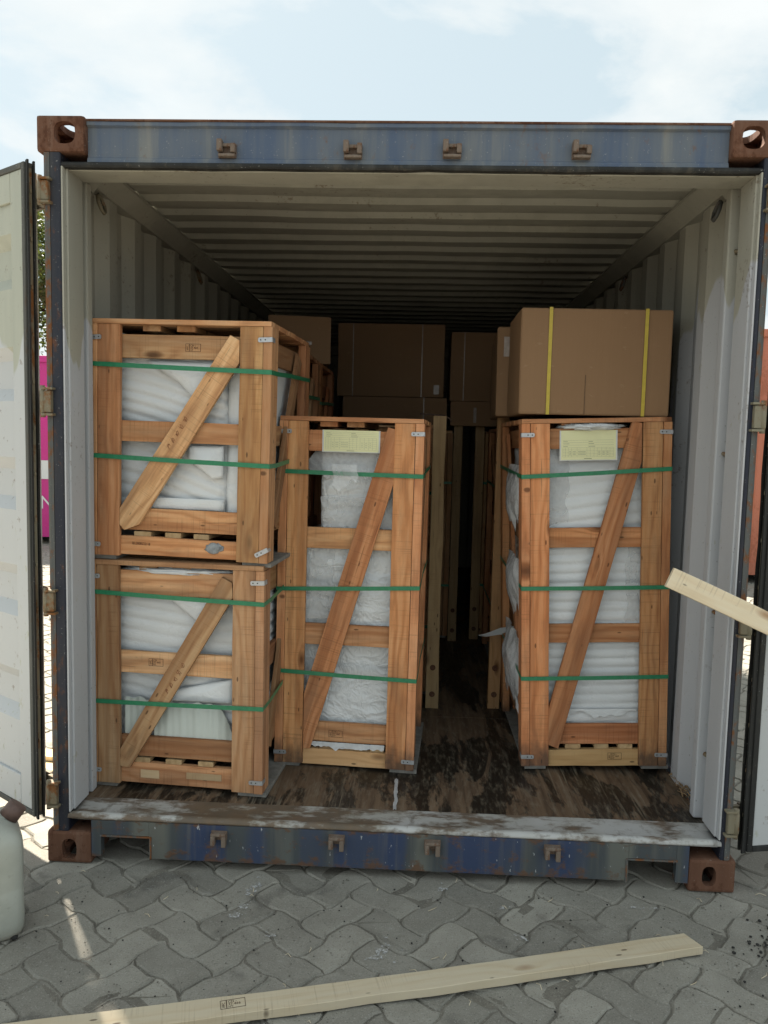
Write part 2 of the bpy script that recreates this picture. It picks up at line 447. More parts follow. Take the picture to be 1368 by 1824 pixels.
M['fresh_cut'] = wood_mat('split_fresh_wood', (0.55, 0.34, 0.17), (0.70, 0.48, 0.27), (0.76, 0.56, 0.34), dirt=0.12, saw=0.1)
M['bark'] = simple('grey_bark', (0.10, 0.075, 0.055), 0.9, var=0.3, bump=0.6)
M['cap'] = simple('brown_plastic_cap', (0.17, 0.105, 0.085), 0.5, var=0.2)
M['skid'] = simple('dusty_grey_board', (0.33, 0.31, 0.275), 0.8, var=0.2)


def foam_mat():
    m, t, b = new_mat('white_foam_wrap')
    v = t.n('ShaderNodeTexCoord').outputs['Object']
    n = t.noise(v, 5, 4, 0.6)
    n2 = t.noise(v, 120, 3, 0.6)
    col = t.mix(t.ramp(n, [(0.3, 0), (0.7, 1)]), (0.88, 0.885, 0.88), (0.83, 0.84, 0.83))
    wr = t.noise(t.mapping(v, (16, 16, 26)), 1.0, 5, 0.62, 1.6)
    wr = t.m('ABSOLUTE', t.m('SUBTRACT', wr, 0.5))
    hh = t.m('ADD', t.m('MULTIPLY', wr, -1.6), t.m('MULTIPLY', n2, 0.12))
    sett(t, b, col, t.ramp(n, [(0.35, 0.24), (0.65, 0.5)]), t.bump(hh, 0.28, 0.012), 0.5)
    b.inputs['Subsurface Weight'].default_value = 0.12
    b.inputs['Subsurface Radius'].default_value = (0.02, 0.02, 0.02)
    b.inputs['Sheen Weight'].default_value = 0.15
    return m


M['foam'] = foam_mat()


def wrap_mat():
    m, t, b = new_mat('white_film_wrap')
    v = t.n('ShaderNodeTexCoord').outputs['Object']
    w1 = t.noise(t.mapping(v, (7, 7, 10)), 1.0, 2, 0.5, 1.2)
    w2 = t.noise(t.mapping(v, (19, 19, 13)), 1.0, 2, 0.5, 2.0)
    r1 = t.m('ABSOLUTE', t.m('SUBTRACT', w1, 0.5))
    r2 = t.m('ABSOLUTE', t.m('SUBTRACT', w2, 0.5))
    hh = t.m('ADD', t.m('MULTIPLY', r1, -2.0), t.m('MULTIPLY', r2, -0.8))
    col = t.mix(t.noise(v, 6, 3), (0.88, 0.885, 0.88), (0.80, 0.81, 0.80))
    sett(t, b, col, 0.22, t.bump(hh, 0.45, 0.03), 0.6)
    b.inputs['Subsurface Weight'].default_value = 0.1
    b.inputs['Subsurface Radius'].default_value = (0.02, 0.02, 0.02)
    return m


M['wrap'] = wrap_mat()
M['foam_cream'] = simple('cream_foam_sheet', (0.66, 0.68, 0.60), 0.5, 0.35, var=0.04, scale=6)


def film_mat(f0=0.18, f1=0.50, nm='crinkled_clear_film'):
    m, t, b = new_mat(nm)
    v = t.n('ShaderNodeTexCoord').outputs['Object']
    n = t.noise(v, 14, 5, 0.6, 1.0)
    n2 = t.noise(v, 46, 3, 0.6, 0.8)
    bp = t.bump(t.m('ADD', n, t.m('MULTIPLY', n2, 0.4)), 0.5, 0.02)
    sett(t, b, (0.95, 0.955, 0.95), 0.16, bp, 0.7)
    tr = t.n('ShaderNodeBsdfTransparent', None, {0: (0.99, 0.99, 0.99, 1)})
    fac = t.ramp(t.noise(v, 9, 4, 0.6), [(0.3, f0), (0.7, f1)])
    mx = t.n('ShaderNodeMixShader', None, {0: fac, 1: tr.outputs[0], 2: b.outputs[0]})
    t.t.links.new(mx.outputs[0], t.t.nodes['Material Output'].inputs[0])
    return m


M['film'] = film_mat()
M['milky'] = film_mat(0.62, 0.9, 'milky_white_film')


def can_mat():
    m, t, b = new_mat('translucent_grey_plastic')
    v = t.n('ShaderNodeTexCoord').outputs['Object']
    n = t.noise(v, 9, 5, 0.6)
    sp = t.n('ShaderNodeSeparateXYZ', None, {0: v})
    low = t.m('MULTIPLY', t.m('SUBTRACT', 0.05, sp.outputs[2]), 22.0, clamp=True)
    col = t.mix(t.ramp(n, [(0.35, 0), (0.75, 1)]), (0.47, 0.48, 0.42), (0.38, 0.385, 0.33))
    col = t.mix(t.m('MULTIPLY', low, 0.45), col, (0.27, 0.22, 0.16))
    col = t.mix(t.m('MULTIPLY', t.ramp(t.noise(v, 60, 5, 0.7), [(0.6, 0), (0.7, 1)]), 0.35), col, (0.22, 0.19, 0.15))
    sett(t, b, col, 0.42, t.bump(n, 0.15, 0.01), 0.4)
    return m


M['can'] = can_mat()


def leaf_mat():
    m, t, b = new_mat('dark_green_leaves')
    p = t.n('ShaderNodeNewGeometry').outputs['Position']
    n = t.noise(p, 3.5, 3, 0.6)
    col = t.mix(n, (0.035, 0.06, 0.014), (0.10, 0.13, 0.035))
    sett(t, b, col, 0.5, None, 0.4)
    tl = t.n('ShaderNodeBsdfTranslucent', None, {0: (0.16, 0.20, 0.04, 1)})
    mx = t.n('ShaderNodeMixShader', None, {0: 0.3, 1: b.outputs[0], 2: tl.outputs[0]})
    t.t.links.new(mx.outputs[0], t.t.nodes['Material Output'].inputs[0])
    return m


M['leaf'] = leaf_mat()


# ------------------------------------------------------------------ mesh helpers
def link(name, me, parent=None, mat=None, mtx=None):
    o = bpy.data.objects.new(name, me)
    C.objects.link(o)
    if mat is not None and me is not None and len(me.materials) == 0:
        for x in (mat if isinstance(mat, (list, tuple)) else [mat]):
            me.materials.append(x)
    if parent is not None:
        o.parent = parent
    if mtx is not None:
        o.matrix_basis = mtx
    return o


def tag(o, label=None, cat=None, group=None, kind=None):
    if label: o['label'] = label
    if cat: o['category'] = cat
    if group: o['group'] = group
    if kind: o['kind'] = kind
    return o


def thing(name, label, cat, loc=(0, 0, 0), rotz=0.0, lean=0.0, group=None):
    o = bpy.data.objects.new(name, None)
    o.empty_display_size = 0.1
    C.objects.link(o)
    o.matrix_basis = Matrix.Translation(loc) @ Matrix.Rotation(rotz, 4, 'Z') @ Matrix.Rotation(lean, 4, 'Y')
    return tag(o, label, cat, group)


def me_from_bm(bm, smooth=False):
    me = bpy.data.meshes.new('mesh')
    bmesh.ops.recalc_face_normals(bm, faces=bm.faces)
    bm.to_mesh(me)
    bm.free()
    if smooth:
        for p in me.polygons:
            p.use_smooth = True
    return me


def bm_box(bm, x0, x1, y0, y1, z0, z1, mi=0, bev=0.0):
    vs = [bm.verts.new((x, y, z)) for x in (x0, x1) for y in (y0, y1) for z in (z0, z1)]
    idx = [(0, 1, 3, 2), (4, 6, 7, 5), (0, 4, 5, 1), (2, 3, 7, 6), (0, 2, 6, 4), (1, 5, 7, 3)]
    fs = [bm.faces.new([vs[i] for i in f]) for f in idx]
    for f in fs:
        f.material_index = mi
    if bev > 0:
        es = list({e for f in fs for e in f.edges})
        r = bmesh.ops.bevel(bm, geom=es, offset=bev, segments=2, profile=0.6, affect='EDGES')
        for f in r['faces']:
            f.material_index = mi
    return vs


def box(name, parent, mat, x0, x1, y0, y1, z0, z1, bev=0.0, mtx=None):
    bm = bmesh.new()
    bm_box(bm, x0, x1, y0, y1, z0, z1, 0, bev)
    return link(name, me_from_bm(bm), parent, mat, mtx)


def bm_extrude(bm, prof, axis, a0, a1, mi=0):
    """closed 2D profile extruded along axis 'X','Y' or 'Z'"""
    def pt(p, a):
        return {'X': (a, p[0], p[1]), 'Y': (p[0], a, p[1]), 'Z': (p[0], p[1], a)}[axis]
    A = [bm.verts.new(pt(p, a0)) for p in prof]
    B = [bm.verts.new(pt(p, a1)) for p in prof]
    n = len(prof)
    for i in range(n):
        f = bm.faces.new((A[i], A[(i + 1) % n], B[(i + 1) % n], B[i]))
        f.material_index = mi
    f1 = bm.faces.new(A[::-1]); f2 = bm.faces.new(B)
    f1.material_index = f2.material_index = mi


def bm_tube(bm, pts, r, seg=8, mi=0, caps=True):
    rings = []
    pts = [Vector(p) for p in pts]
    for i, p in enumerate(pts):
        d = (pts[min(i + 1, len(pts) - 1)] - pts[max(i - 1, 0)]).normalized()
        a = d.orthogonal().normalized() if i == 0 else (rings_a - d * rings_a.dot(d)).normalized()
        rings_a = a
        c = d.cross(a)
        rr = r[i] if hasattr(r, '__len__') else r
        rings.append([bm.verts.new(p + (a * math.cos(2 * math.pi * k / seg) + c * math.sin(2 * math.pi * k / seg)) * rr) for k in range(seg)])
    for q in range(len(rings) - 1):
        for k in range(seg):
            f = bm.faces.new((rings[q][k], rings[q][(k + 1) % seg], rings[q + 1][(k + 1) % seg], rings[q + 1][k]))
            f.material_index = mi
            f.smooth = True
    if caps:
        bm.faces.new(rings[0][::-1]).material_index = mi
        bm.faces.new(rings[-1]).material_index = mi


AX = {  # (length, width, thickness) directions for boards, in the frame u right, v into the container, w up
    'u': (Vector((1, 0, 0)), Vector((0, 0, 1)), Vector((0, -1, 0))),
    'w': (Vector((0, 0, 1)), Vector((1, 0, 0)), Vector((0, 1, 0))),
    'u_flat': (Vector((1, 0, 0)), Vector((0, 1, 0)), Vector((0, 0, 1))),
    'v_flat': (Vector((0, 1, 0)), Vector((-1, 0, 0)), Vector((0, 0, 1))),
    'v_side': (Vector((0, 1, 0)), Vector((0, 0, 1)), Vector((1, 0, 0))),
    'w_side': (Vector((0, 0, 1)), Vector((0, 1, 0)), Vector((-1, 0, 0))),
}


def board_mesh(L, Wd, T, n=6, rough=0.0012, ch=0.0012, wane=None):
    """sawn board, length along local X, lightly chamfered, edges not quite straight"""
    bm = bmesh.new()
    rs = random.random() * 100
    rings = []
    c = min(ch, T * 0.3)
    for i in range(n + 1):
        x = -L / 2 + L * i / n
        e1 = noise.noise(Vector((x * 9, rs, 0))) * rough * 1.6
        e2 = noise.noise(Vector((x * 9, rs + 9, 0))) * rough * 1.6
        t1 = noise.noise(Vector((x * 5, rs + 20, 0))) * rough
        y0, y1, z0, z1 = -Wd / 2 + e1, Wd / 2 + e2, -T / 2, T / 2 + t1 * 0.5
        if wane:
            y1 += wane * noise.noise(Vector((x * 3.5, rs + 40, 0)))
        pr = [(y0 + c, z0), (y1 - c, z0), (y1, z0 + c), (y1, z1 - c), (y1 - c, z1), (y0 + c, z1), (y0, z1 - c), (y0, z0 + c)]
        rings.append([bm.verts.new((x, a, b)) for a, b in pr])
    for i in range(n):
        for k in range(8):
            bm.faces.new((rings[i][k], rings[i][(k + 1) % 8], rings[i + 1][(k + 1) % 8], rings[i + 1][k]))
    bm.faces.new(rings[0][::-1])
    bm.faces.new(rings[-1])
    return me_from_bm(bm)


def board(name, parent, mat, u, v, w_, orient, tint=(1, 1, 1), n=6, rot=0.0, wane=None):
    """board filling the given (u0,u1),(v0,v1),(w0,w1) ranges of its parent's frame"""
    dirs = AX[orient]
    size = Vector((u[1] - u[0], v[1] - v[0], w_[1] - w_[0]))
    ctr = Vector(((u[0] + u[1]) / 2, (v[0] + v[1]) / 2, (w_[0] + w_[1]) / 2))
    L, Wd, T = [sum(abs(d[i]) * size[i] for i in range(3)) for d in dirs]
    me = board_mesh(L, Wd, T, n, wane=wane)
    mt = Matrix.Identity(4)
    for i in range(3):
        for j in range(3):
            mt[i][j] = dirs[j][i]
    mt.translation = ctr
    if rot:
        mt = mt @ Matrix.Rotation(rot, 4, 'Z')
    o = link(name, me, parent, mat, mt)
    o.color = (tint[0], tint[1], tint[2], 1)
    return o


def prism_board(name, parent, mat, pts, v0, v1, tint=(1, 1, 1)):
    """a diagonal brace: outline pts in (u, w), grain along its longest side"""
    best = max(((Vector(pts[(i + 1) % len(pts)]) - Vector(pts[i])) for i in range(len(pts))), key=lambda d: d.length)
    if best.y < 0:
        best = -best
    a = math.atan2(best.y, best.x)
    cx_ = sum(p[0] for p in pts) / len(pts); cz_ = sum(p[1] for p in pts) / len(pts)
    ca, sa = math.cos(a), math.sin(a)
    loc = [((p[0] - cx_) * ca + (p[1] - cz_) * sa, -(p[0] - cx_) * sa + (p[1] - cz_) * ca) for p in pts]
    bm = bmesh.new()
    T = (v1 - v0)
    bm_extrude(bm, loc, 'Z', -T / 2, T / 2)
    bmesh.ops.bevel(bm, geom=list(bm.edges), offset=0.0012, segments=1, affect='EDGES')
    lx = Vector((ca, 0, sa)); ly = Vector((-sa, 0, ca)); lz = Vector((0, -1, 0))
    mt = Matrix.Identity(4)
    for i in range(3):
        mt[i][0], mt[i][1], mt[i][2] = lx[i], ly[i], lz[i]
    mt.translation = Vector((cx_, (v0 + v1) / 2, cz_))
    o = link(name, me_from_bm(bm), parent, mat, mt)
    o.color = (tint[0], tint[1], tint[2], 1)
    return o


_text_cache = {}


def text_mesh(s, size):
    key = (s, size)
    if key not in _text_cache:
        cu = bpy.data.curves.new('lettering', 'FONT')
        cu.body = s; cu.size = size; cu.extrude = 0.0002; cu.resolution_u = 2
        o = bpy.data.objects.new('lettering', cu)
        me = bpy.data.meshes.new_from_object(o)
        bpy.data.objects.remove(o)
        _text_cache[key] = me
    return _text_cache[key]


def add_text(bm, s, size, x, y, z=0.0, rot=0.0, mi=0, sx=1.0):
    tmp = bmesh.new()
    tmp.from_mesh(text_mesh(s, size))
    mt = Matrix.Translation((x, y, z)) @ Matrix.Rotation(rot, 4, 'Z') @ Matrix.Diagonal((sx, 1, 1, 1))
    bmesh.ops.transform(tmp, matrix=mt, verts=tmp.verts)
    for f in tmp.faces:
        f.material_index = mi
    tm = bpy.data.meshes.new('tmp')
    tmp.to_mesh(tm); tmp.free()
    bm.from_mesh(tm)
    bpy.data.meshes.remove(tm)


def front_mtx(u, v, w_, rot=0.0):
    """local XY plane laid on a front face (facing -v), local Z towards the viewer"""
    mt = Matrix(((1, 0, 0, u), (0, 0, -1, v), (0, 1, 0, w_), (0, 0, 0, 1)))
    return mt @ Matrix.Rotation(rot, 4, 'Z')


def stamp(parent, u, v, w_, sc=1.0, rot=0.0, mtx=None, code='37 460', last='HT'):
    """boxed ink stamp: emblem strip on the left, three printed lines on the right"""
    bm = bmesh.new()
    Wd, Hh, t = 0.058 * sc, 0.029 * sc, 0.0012 * sc
    for (x0, x1, y0, y1) in ((0, Wd, 0, t), (0, Wd, Hh - t, Hh), (0, t, t, Hh - t), (Wd - t, Wd, t, Hh - t), (0.0135 * sc, 0.0155 * sc, t, Hh - t)):
        bm_box(bm, x0, x1, y0, y1, 0, 0.0004)
    add_text(bm, 'IPPC', 0.0085 * sc, 0.0105 * sc, 0.005 * sc, 0, R(90))
    add_text(bm, 'CN -', 0.0098 * sc, 0.018 * sc, 0.0195 * sc)
    add_text(bm, code, 0.0105 * sc, 0.018 * sc, 0.0108 * sc)
    add_text(bm, last, 0.0085 * sc, 0.018 * sc, 0.0030 * sc)
    return link('ink_stamp', me_from_bm(bm), parent, M['ink'], mtx or front_mtx(u, v, w_, rot))


def bracket(parent, side, W_, w_, v=-0.0072, rot=0.0, span=0.052):
    """flat zinc corner strip with two holes, bent round the post edge"""
    bm = bmesh.new()
    s = 1 if side == 'right' else -1
    hw = 0.0085
    prof = [(-span, -hw * 0.55), (-span + 0.004, -hw), (0.0, -hw), (0.0, hw), (-span + 0.004, hw), (-span, hw * 0.55)]
    pr = [(p[0] * s, p[1]) for p in prof]
    A = [bm.verts.new((p[0], p[1], 0.0002)) for p in pr]
    B = [bm.verts.new((p[0], p[1], 0.0018)) for p in pr]
    n = len(pr)
    for i in range(n):
        bm.faces.new((A[i], A[(i + 1) % n], B[(i + 1) % n], B[i]))
    bm.faces.new(A); bm.faces.new(B)
    bm_box(bm, min(0.0002 * s, 0.0018 * s), max(0.0002 * s, 0.0018 * s), -hw, hw, -0.038, 0.0018)
    for hx in (-span + 0.010, -span + 0.027):
        vs = [bm.verts.new((hx * s + 0.0026 * math.cos(k * math.pi / 4), 0.0026 * math.sin(k * math.pi / 4), 0.0021)) for k in range(8)]
        bm.faces.new(vs).material_index = 1
    u = W_ + 0.0004 if side == 'right' else -0.0004
    me = me_from_bm(bm)
    me.materials.append(M['zinc']); me.materials.append(M['dark'])
    return link('corner_bracket', me, parent, None, front_mtx(u, v, w_, rot))


def strap_loop(parent, W_, D_, zl, zr, sag=0.02, e=0.0065, hgt=0.017, mat=None):
    bm = bmesh.new()
    g = 0.0006
    pts = [(-g, -e, zl), (W_ * 0.5, -e - 0.001, (zl + zr) / 2 - 0.001), (W_ + g, -e, zr), (W_ + g, 0.086, zr + 0.001), (W_ - 0.003, D_ * 0.5, zr + sag * 0.6),
           (W_ + g, D_ + e, zr + sag), (-g, D_ + e, zl + sag)]
    n = len(pts)
    th = 0.0011
    ctr = Vector((W_ / 2, D_ / 2, 0))
    rings = []
    for p in pts:
        p = Vector(p)
        d = (p - ctr); d.z = 0; d.normalize()
        o = p + d * th
        rings.append([bm.verts.new((p.x, p.y, p.z - hgt / 2)), bm.verts.new((o.x, o.y, o.z - hgt / 2)),
                      bm.verts.new((o.x, o.y, o.z + hgt / 2)), bm.verts.new((p.x, p.y, p.z + hgt / 2))])
    for i in range(n):
        j = (i + 1) % n
        for k in range(4):
            bm.faces.new((rings[i][k], rings[i][(k + 1) % 4], rings[j][(k + 1) % 4], rings[j][k]))
    return link('strap', me_from_bm(bm), parent, mat or M['strap'])


def rnd_tint(a=0.16, warm=0.0):
    k = random.uniform(1 - a, 1 + a * 0.5)
    g = random.uniform(0.90, 1.10)
    return (k * (1 + warm), k * g, k * g * random.uniform(0.9, 1.06))


def make_crate(label, loc, rotz, lean, W_, D_, H_, rails, base, brace, straps, group, tint=(1, 1, 1), wood='wood', brackets=True,
               post=(0.122, 0.032), detail=True, foot=0.018, brace_tint=None, rail_tints=None, base_mat=None, slats=(0.24, 0.335, 0.43), side_brace=True):
    t = thing('wooden_crate', label, 'crate', loc, rotz, lean, group)
    mat = M[wood]
    pw, sw = post
    lid_t = 0.019
    top = H_ - lid_t

    def tt(k=0.12):
        r = rnd_tint(k)
        return tuple(r[i] * tint[i] for i in range(3))
    # corner posts: a face board and a side board making an L, front and back
    for s in (0, 1):
        def mx(a, b):
            return (a, b) if s == 0 else (W_ - b, W_ - a)
        board('post', t, mat, mx(sw + 0.0015, pw), (0.0, 0.02), (0, top), 'w', tt())
        board('post', t, mat, mx(0.0, sw), (-0.004, 0.085), (0, top), 'w_side', tt())
        board('post', t, mat, mx(sw + 0.0015, pw), (D_ - 0.02, D_), (0, top), 'w', tt(), 3)
        board('post', t, mat, mx(0.0, sw), (D_ - 0.085, D_ + 0.004), (0, top), 'w_side', tt(), 3)
    # rails, front and back, then the two sides
    for i, (a, b) in enumerate(rails):
        rt_ = rail_tints[i] if rail_tints else tt()
        board('rail', t, mat, (0.058, W_ - 0.058), (0.0225, 0.042), (a, b), 'u', rt_)
        board('rail', t, mat, (0.058, W_ - 0.058), (D_ - 0.042, D_ - 0.0225), (a, b), 'u', tt(), 3)
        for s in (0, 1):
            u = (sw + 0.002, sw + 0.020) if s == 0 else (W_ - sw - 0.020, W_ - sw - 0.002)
            board('rail', t, mat, u, (0.0445, D_ - 0.0445), (a, b), 'v_side', tuple(x * 0.72 for x in tt()), 3)  # side rails tinted darker: shade of the aisle sides put into the colour
    board('base_rail', t, M[base_mat] if base_mat else mat, (0.058, W_ - 0.058), (0.018, 0.0435), (base[0], base[1]), 'u', tt(), wane=0.004)
    board('base_rail', t, mat, (0.058, W_ - 0.058), (D_ - 0.0435, D_ - 0.018), (base[0], base[1]), 'u', tt(), 3)
    for uc in slats:
        hw = random.uniform(0.028, 0.036)
        board('base_slat', t, M['pale_wood'], (uc - hw, uc + hw), (0.024, D_ - 0.03), (base[1] + 0.001, base[1] + 0.020), 'v_flat', (1.35, 1.35, 1.3), 3)
    for s in (0, 1):
        u = (0.015, 0.105) if s == 0 else (W_ - 0.100, W_ + (0.012 if detail else -0.01))
        board('skid', t, M['skid'], u, (0.012, D_ - 0.02), (-foot, -0.001), 'v_flat', (1, 1, 1), 3)
    # lid
    n = max(4, int(round(D_ / 0.125)))
    for k in range(n):
        a = -0.004 + (D_ + 0.008) * k / n
        b = a + (D_ + 0.008) / n - random.uniform(0.008, 0.022)
        lt = tt()
        if k == 0:
            lt = (1.10 * tint[0], 1.16 * tint[1], 1.22 * tint[2])
        board('lid_board', t, mat, (0.002 + random.uniform(-0.003, 0.003), W_ - 0.002 + random.uniform(-0.004, 0.002)), (a, b), (top + 0.001, H_), 'u_flat', lt, 5 if k == 0 else 3)
    for uc in (0.30 * W_ + 0.02, 0.52 * W_):
        board('lid_batten', t, mat, (uc - 0.035, uc + 0.035), (0.03, D_ - 0.03), (top - 0.020, top), 'v_flat', tt(), 3)
    if detail:
        dirty = wood == 'wood' and H_ > 1.0
        for o in t.children:
            if o.name.startswith('post') and dirty:
                o.color[3] = 0.0
    if brace:
        prism_board('brace', t, mat, brace, 0.001, 0.0215, brace_tint or tt())
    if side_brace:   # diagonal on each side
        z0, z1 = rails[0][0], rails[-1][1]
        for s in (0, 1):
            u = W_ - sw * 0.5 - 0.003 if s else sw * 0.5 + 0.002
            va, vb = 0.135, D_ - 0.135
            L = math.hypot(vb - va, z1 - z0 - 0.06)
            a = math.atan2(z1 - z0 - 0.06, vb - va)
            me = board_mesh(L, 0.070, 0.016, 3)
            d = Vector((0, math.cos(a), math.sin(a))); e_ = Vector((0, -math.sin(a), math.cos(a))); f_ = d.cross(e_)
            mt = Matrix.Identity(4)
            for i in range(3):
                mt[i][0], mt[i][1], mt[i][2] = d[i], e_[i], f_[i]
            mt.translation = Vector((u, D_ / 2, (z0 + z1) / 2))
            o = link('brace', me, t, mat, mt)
            o.color = (*(x * 0.72 for x in tt()), 1)  # same painted shade as the side rails, in the brace tint
    for (zl, zr) in straps:
        strap_loop(t, W_, D_, zl, zr)
    if brackets:
        for side in ('left', 'right'):
            bracket(t, side, W_, top - 0.045 + random.uniform(-0.008, 0.008), rot=R(random.uniform(-3, 3)))
            bracket(t, side, W_, 0.045 + random.uniform(-0.01, 0.01), rot=R(random.uniform(-3, 3)))
    return t


# ---- wrapped goods ------------------------------------------------
def rib_fn(pitch, amp, slope, seed, fold=0.006):
    def f(u, w_):
        n1 = noise.noise(Vector((u * 3.2, w_ * 3.2, seed)))
        n2 = noise.noise(Vector((u * 9, w_ * 9, seed + 5)))
        ph = (w_ + slope * u + 0.012 * n1 + 0.10 * slope * n1) / pitch
        r = abs(math.sin(math.pi * ph)) ** 0.6
        fade = 0.55 + 0.45 * noise.noise(Vector((u * 4, w_ * 7, seed + 11)))
        return amp * r * max(0.25, fade) + fold * n1 + 0.002 * n2
    return f


def crinkle_fn(seed, amp=0.010):
    def f(u, w_):
        s = 0.0
        a = 1.0
        p = Vector((u * 4.5 + w_ * 3.0, w_ * 3.2 - u * 2.2, seed))
        for k in range(4):
            s += a * (1 - 2 * abs(noise.noise(p)))
            p = p * 2.1 + Vector((3.1, 1.7, 5.0))
            a *= 0.5
        return amp * s * 0.6
    return f


def goods_block(bm, u0, u1, v0, v1, w0, w1, fn, res=0.012, sides=True):
    """a wrapped block whose front and sides are displaced outwards by fn"""
    nu = max(3, int((u1 - u0) / res)); nw = max(3, int((w1 - w0) / (res * 0.55))); nv = max(3, int((v1 - v0) / (res * 2.5)))
    loop = [(u0 + (u1 - u0) * i / nu, v0, 0, -1) for i in range(nu)] + [(u1, v0 + (v1 - v0) * i / nv, 1, 0) for i in range(nv)] \
        + [(u1 - (u1 - u0) * i / 6, v1, 0, 1) for i in range(6)] + [(u0, v1 - (v1 - v0) * i / nv, -1, 0) for i in range(nv)]
    n = len(loop)
    rings = []
    for j in range(nw + 1):
        w_ = w0 + (w1 - w0) * j / nw
        edge = min(j, nw - j) / 3.0
        pull = 0.0 if edge >= 1 else (1 - edge) * 0.006
        ring = []
        for i, (u, v, nx, ny) in enumerate(loop):
            # round vertical corners
            cr = min(abs(u - u0), abs(u - u1)) if ny else min(abs(v - v0), abs(v - v1))
            rd = 0.010 * max(0.0, 1 - cr / 0.03)
            par = u if ny else (v * 0.9 + 3)
            d = fn(par, w_) - pull - rd
            ring.append(bm.verts.new((u + nx * d, v + ny * d, w_)))
        rings.append(ring)
    for j in range(nw):
        for i in range(n):
            f = bm.faces.new((rings[j][i], rings[j][(i + 1) % n], rings[j + 1][(i + 1) % n], rings[j + 1][i]))
            f.smooth = True
    bm.faces.new(rings[0][::-1]); bm.faces.new(rings[-1])


def world_mtx(t):
    return t.matrix_basis.copy()


def make_goods(crate, label, blocks, group='foam wrapped goods packed in the crates', mat='foam', name='wrapped_goods', cat='wrapped goods'):
    bm = bmesh.new()
    for (u0, u1, v0, v1, w0, w1, fn, res) in blocks:
        goods_block(bm, u0, u1, v0, v1, w0, w1, fn, res)
    o = link(name, me_from_bm(bm), None, M[mat], world_mtx(crate))
    return tag(o, label, cat, group)


def film_sheet(crate, label, u0, u1, w0, w1, v, seed, amp=0.012, nu=34, nw=34, ragged=0.02, hang=0.0, mat='film', mtx=None, curl=0.0, rf=14):
    """loose crumpled sheet of film in front of the goods"""
    bm = bmesh.new()
    grid = []
    fn = crinkle_fn(seed, amp)
    for j in range(nw + 1):
        row = []
        for i in range(nu + 1):
            a, b_ = i / nu, j / nw
            u = u0 + (u1 - u0) * a
            w_ = w0 + (w1 - w0) * b_
            ed = (noise.noise(Vector((u * rf, seed, 0))) + 0.6 * noise.noise(Vector((u * rf * 2.7, seed, 4)))) * ragged
            ed2 = noise.noise(Vector((w_ * 14, seed + 3, 0))) * ragged
            wu = u + ed2 * (abs(a - 0.5) * 2) ** 2
            ww = w_ + ed * (1 - b_) ** 2 * 1.4
            vv = v - abs(fn(u, w_)) - hang * (1 - b_) ** 2 - curl * math.sin(math.pi * b_) * math.sin(math.pi * a)
            row.append(bm.verts.new((wu, vv, ww)))
        grid.append(row)
    for j in range(nw):
        for i in range(nu):
            f = bm.faces.new((grid[j][i], grid[j][i + 1], grid[j + 1][i + 1], grid[j + 1][i]))
            f.smooth = True
    me = bpy.data.meshes.new('mesh')
    bm.to_mesh(me); bm.free()
    o = link('plastic_film', me, None, M[mat], mtx if mtx is not None else world_mtx(crate))
    return tag(o, label, 'plastic film')


def film_blob(crate, label, ctr, rad, seed, mat='foam'):
    """crumpled bunch of film or foam sticking out of a gap"""
    bm = bmesh.new()
    bmesh.ops.create_icosphere(bm, subdivisions=4, radius=1.0)
    for v in bm.verts:
        d = v.co.normalized()
        k = 1 + 0.30 * (1 - 2 * abs(noise.noise(d * 2.3 + Vector((seed, 0, 0))))) + 0.14 * (1 - 2 * abs(noise.noise(d * 5 + Vector((0, seed, 0)))))
        v.co = Vector((d.x * rad[0] * k + ctr[0], d.y * rad[1] * k + ctr[1], d.z * rad[2] * k + ctr[2]))
    for f in bm.faces:
        f.smooth = True
    o = link('plastic_film', me_from_bm(bm, True), None, M[mat], world_mtx(crate))
    return tag(o, label, 'plastic film')


# ================================================================== ground
gm = bpy.data.meshes.new('mesh')
gm.from_pydata([(-600, -600, -0.075), (600, -600, -0.075), (600, 900, -0.075), (-600, 900, -0.075)], [], [(0, 1, 2, 3)])
tag(link('ground', gm, None, M['yard']), kind='structure')

PX0, PX1, PY0, PY1 = -9.0, 9.5, -3.2, 12.0
pavement = box('pavement', None, M['sand'], PX0, PX1, PY0, PY1, -0.07, -0.0074)
tag(pavement, kind='structure')


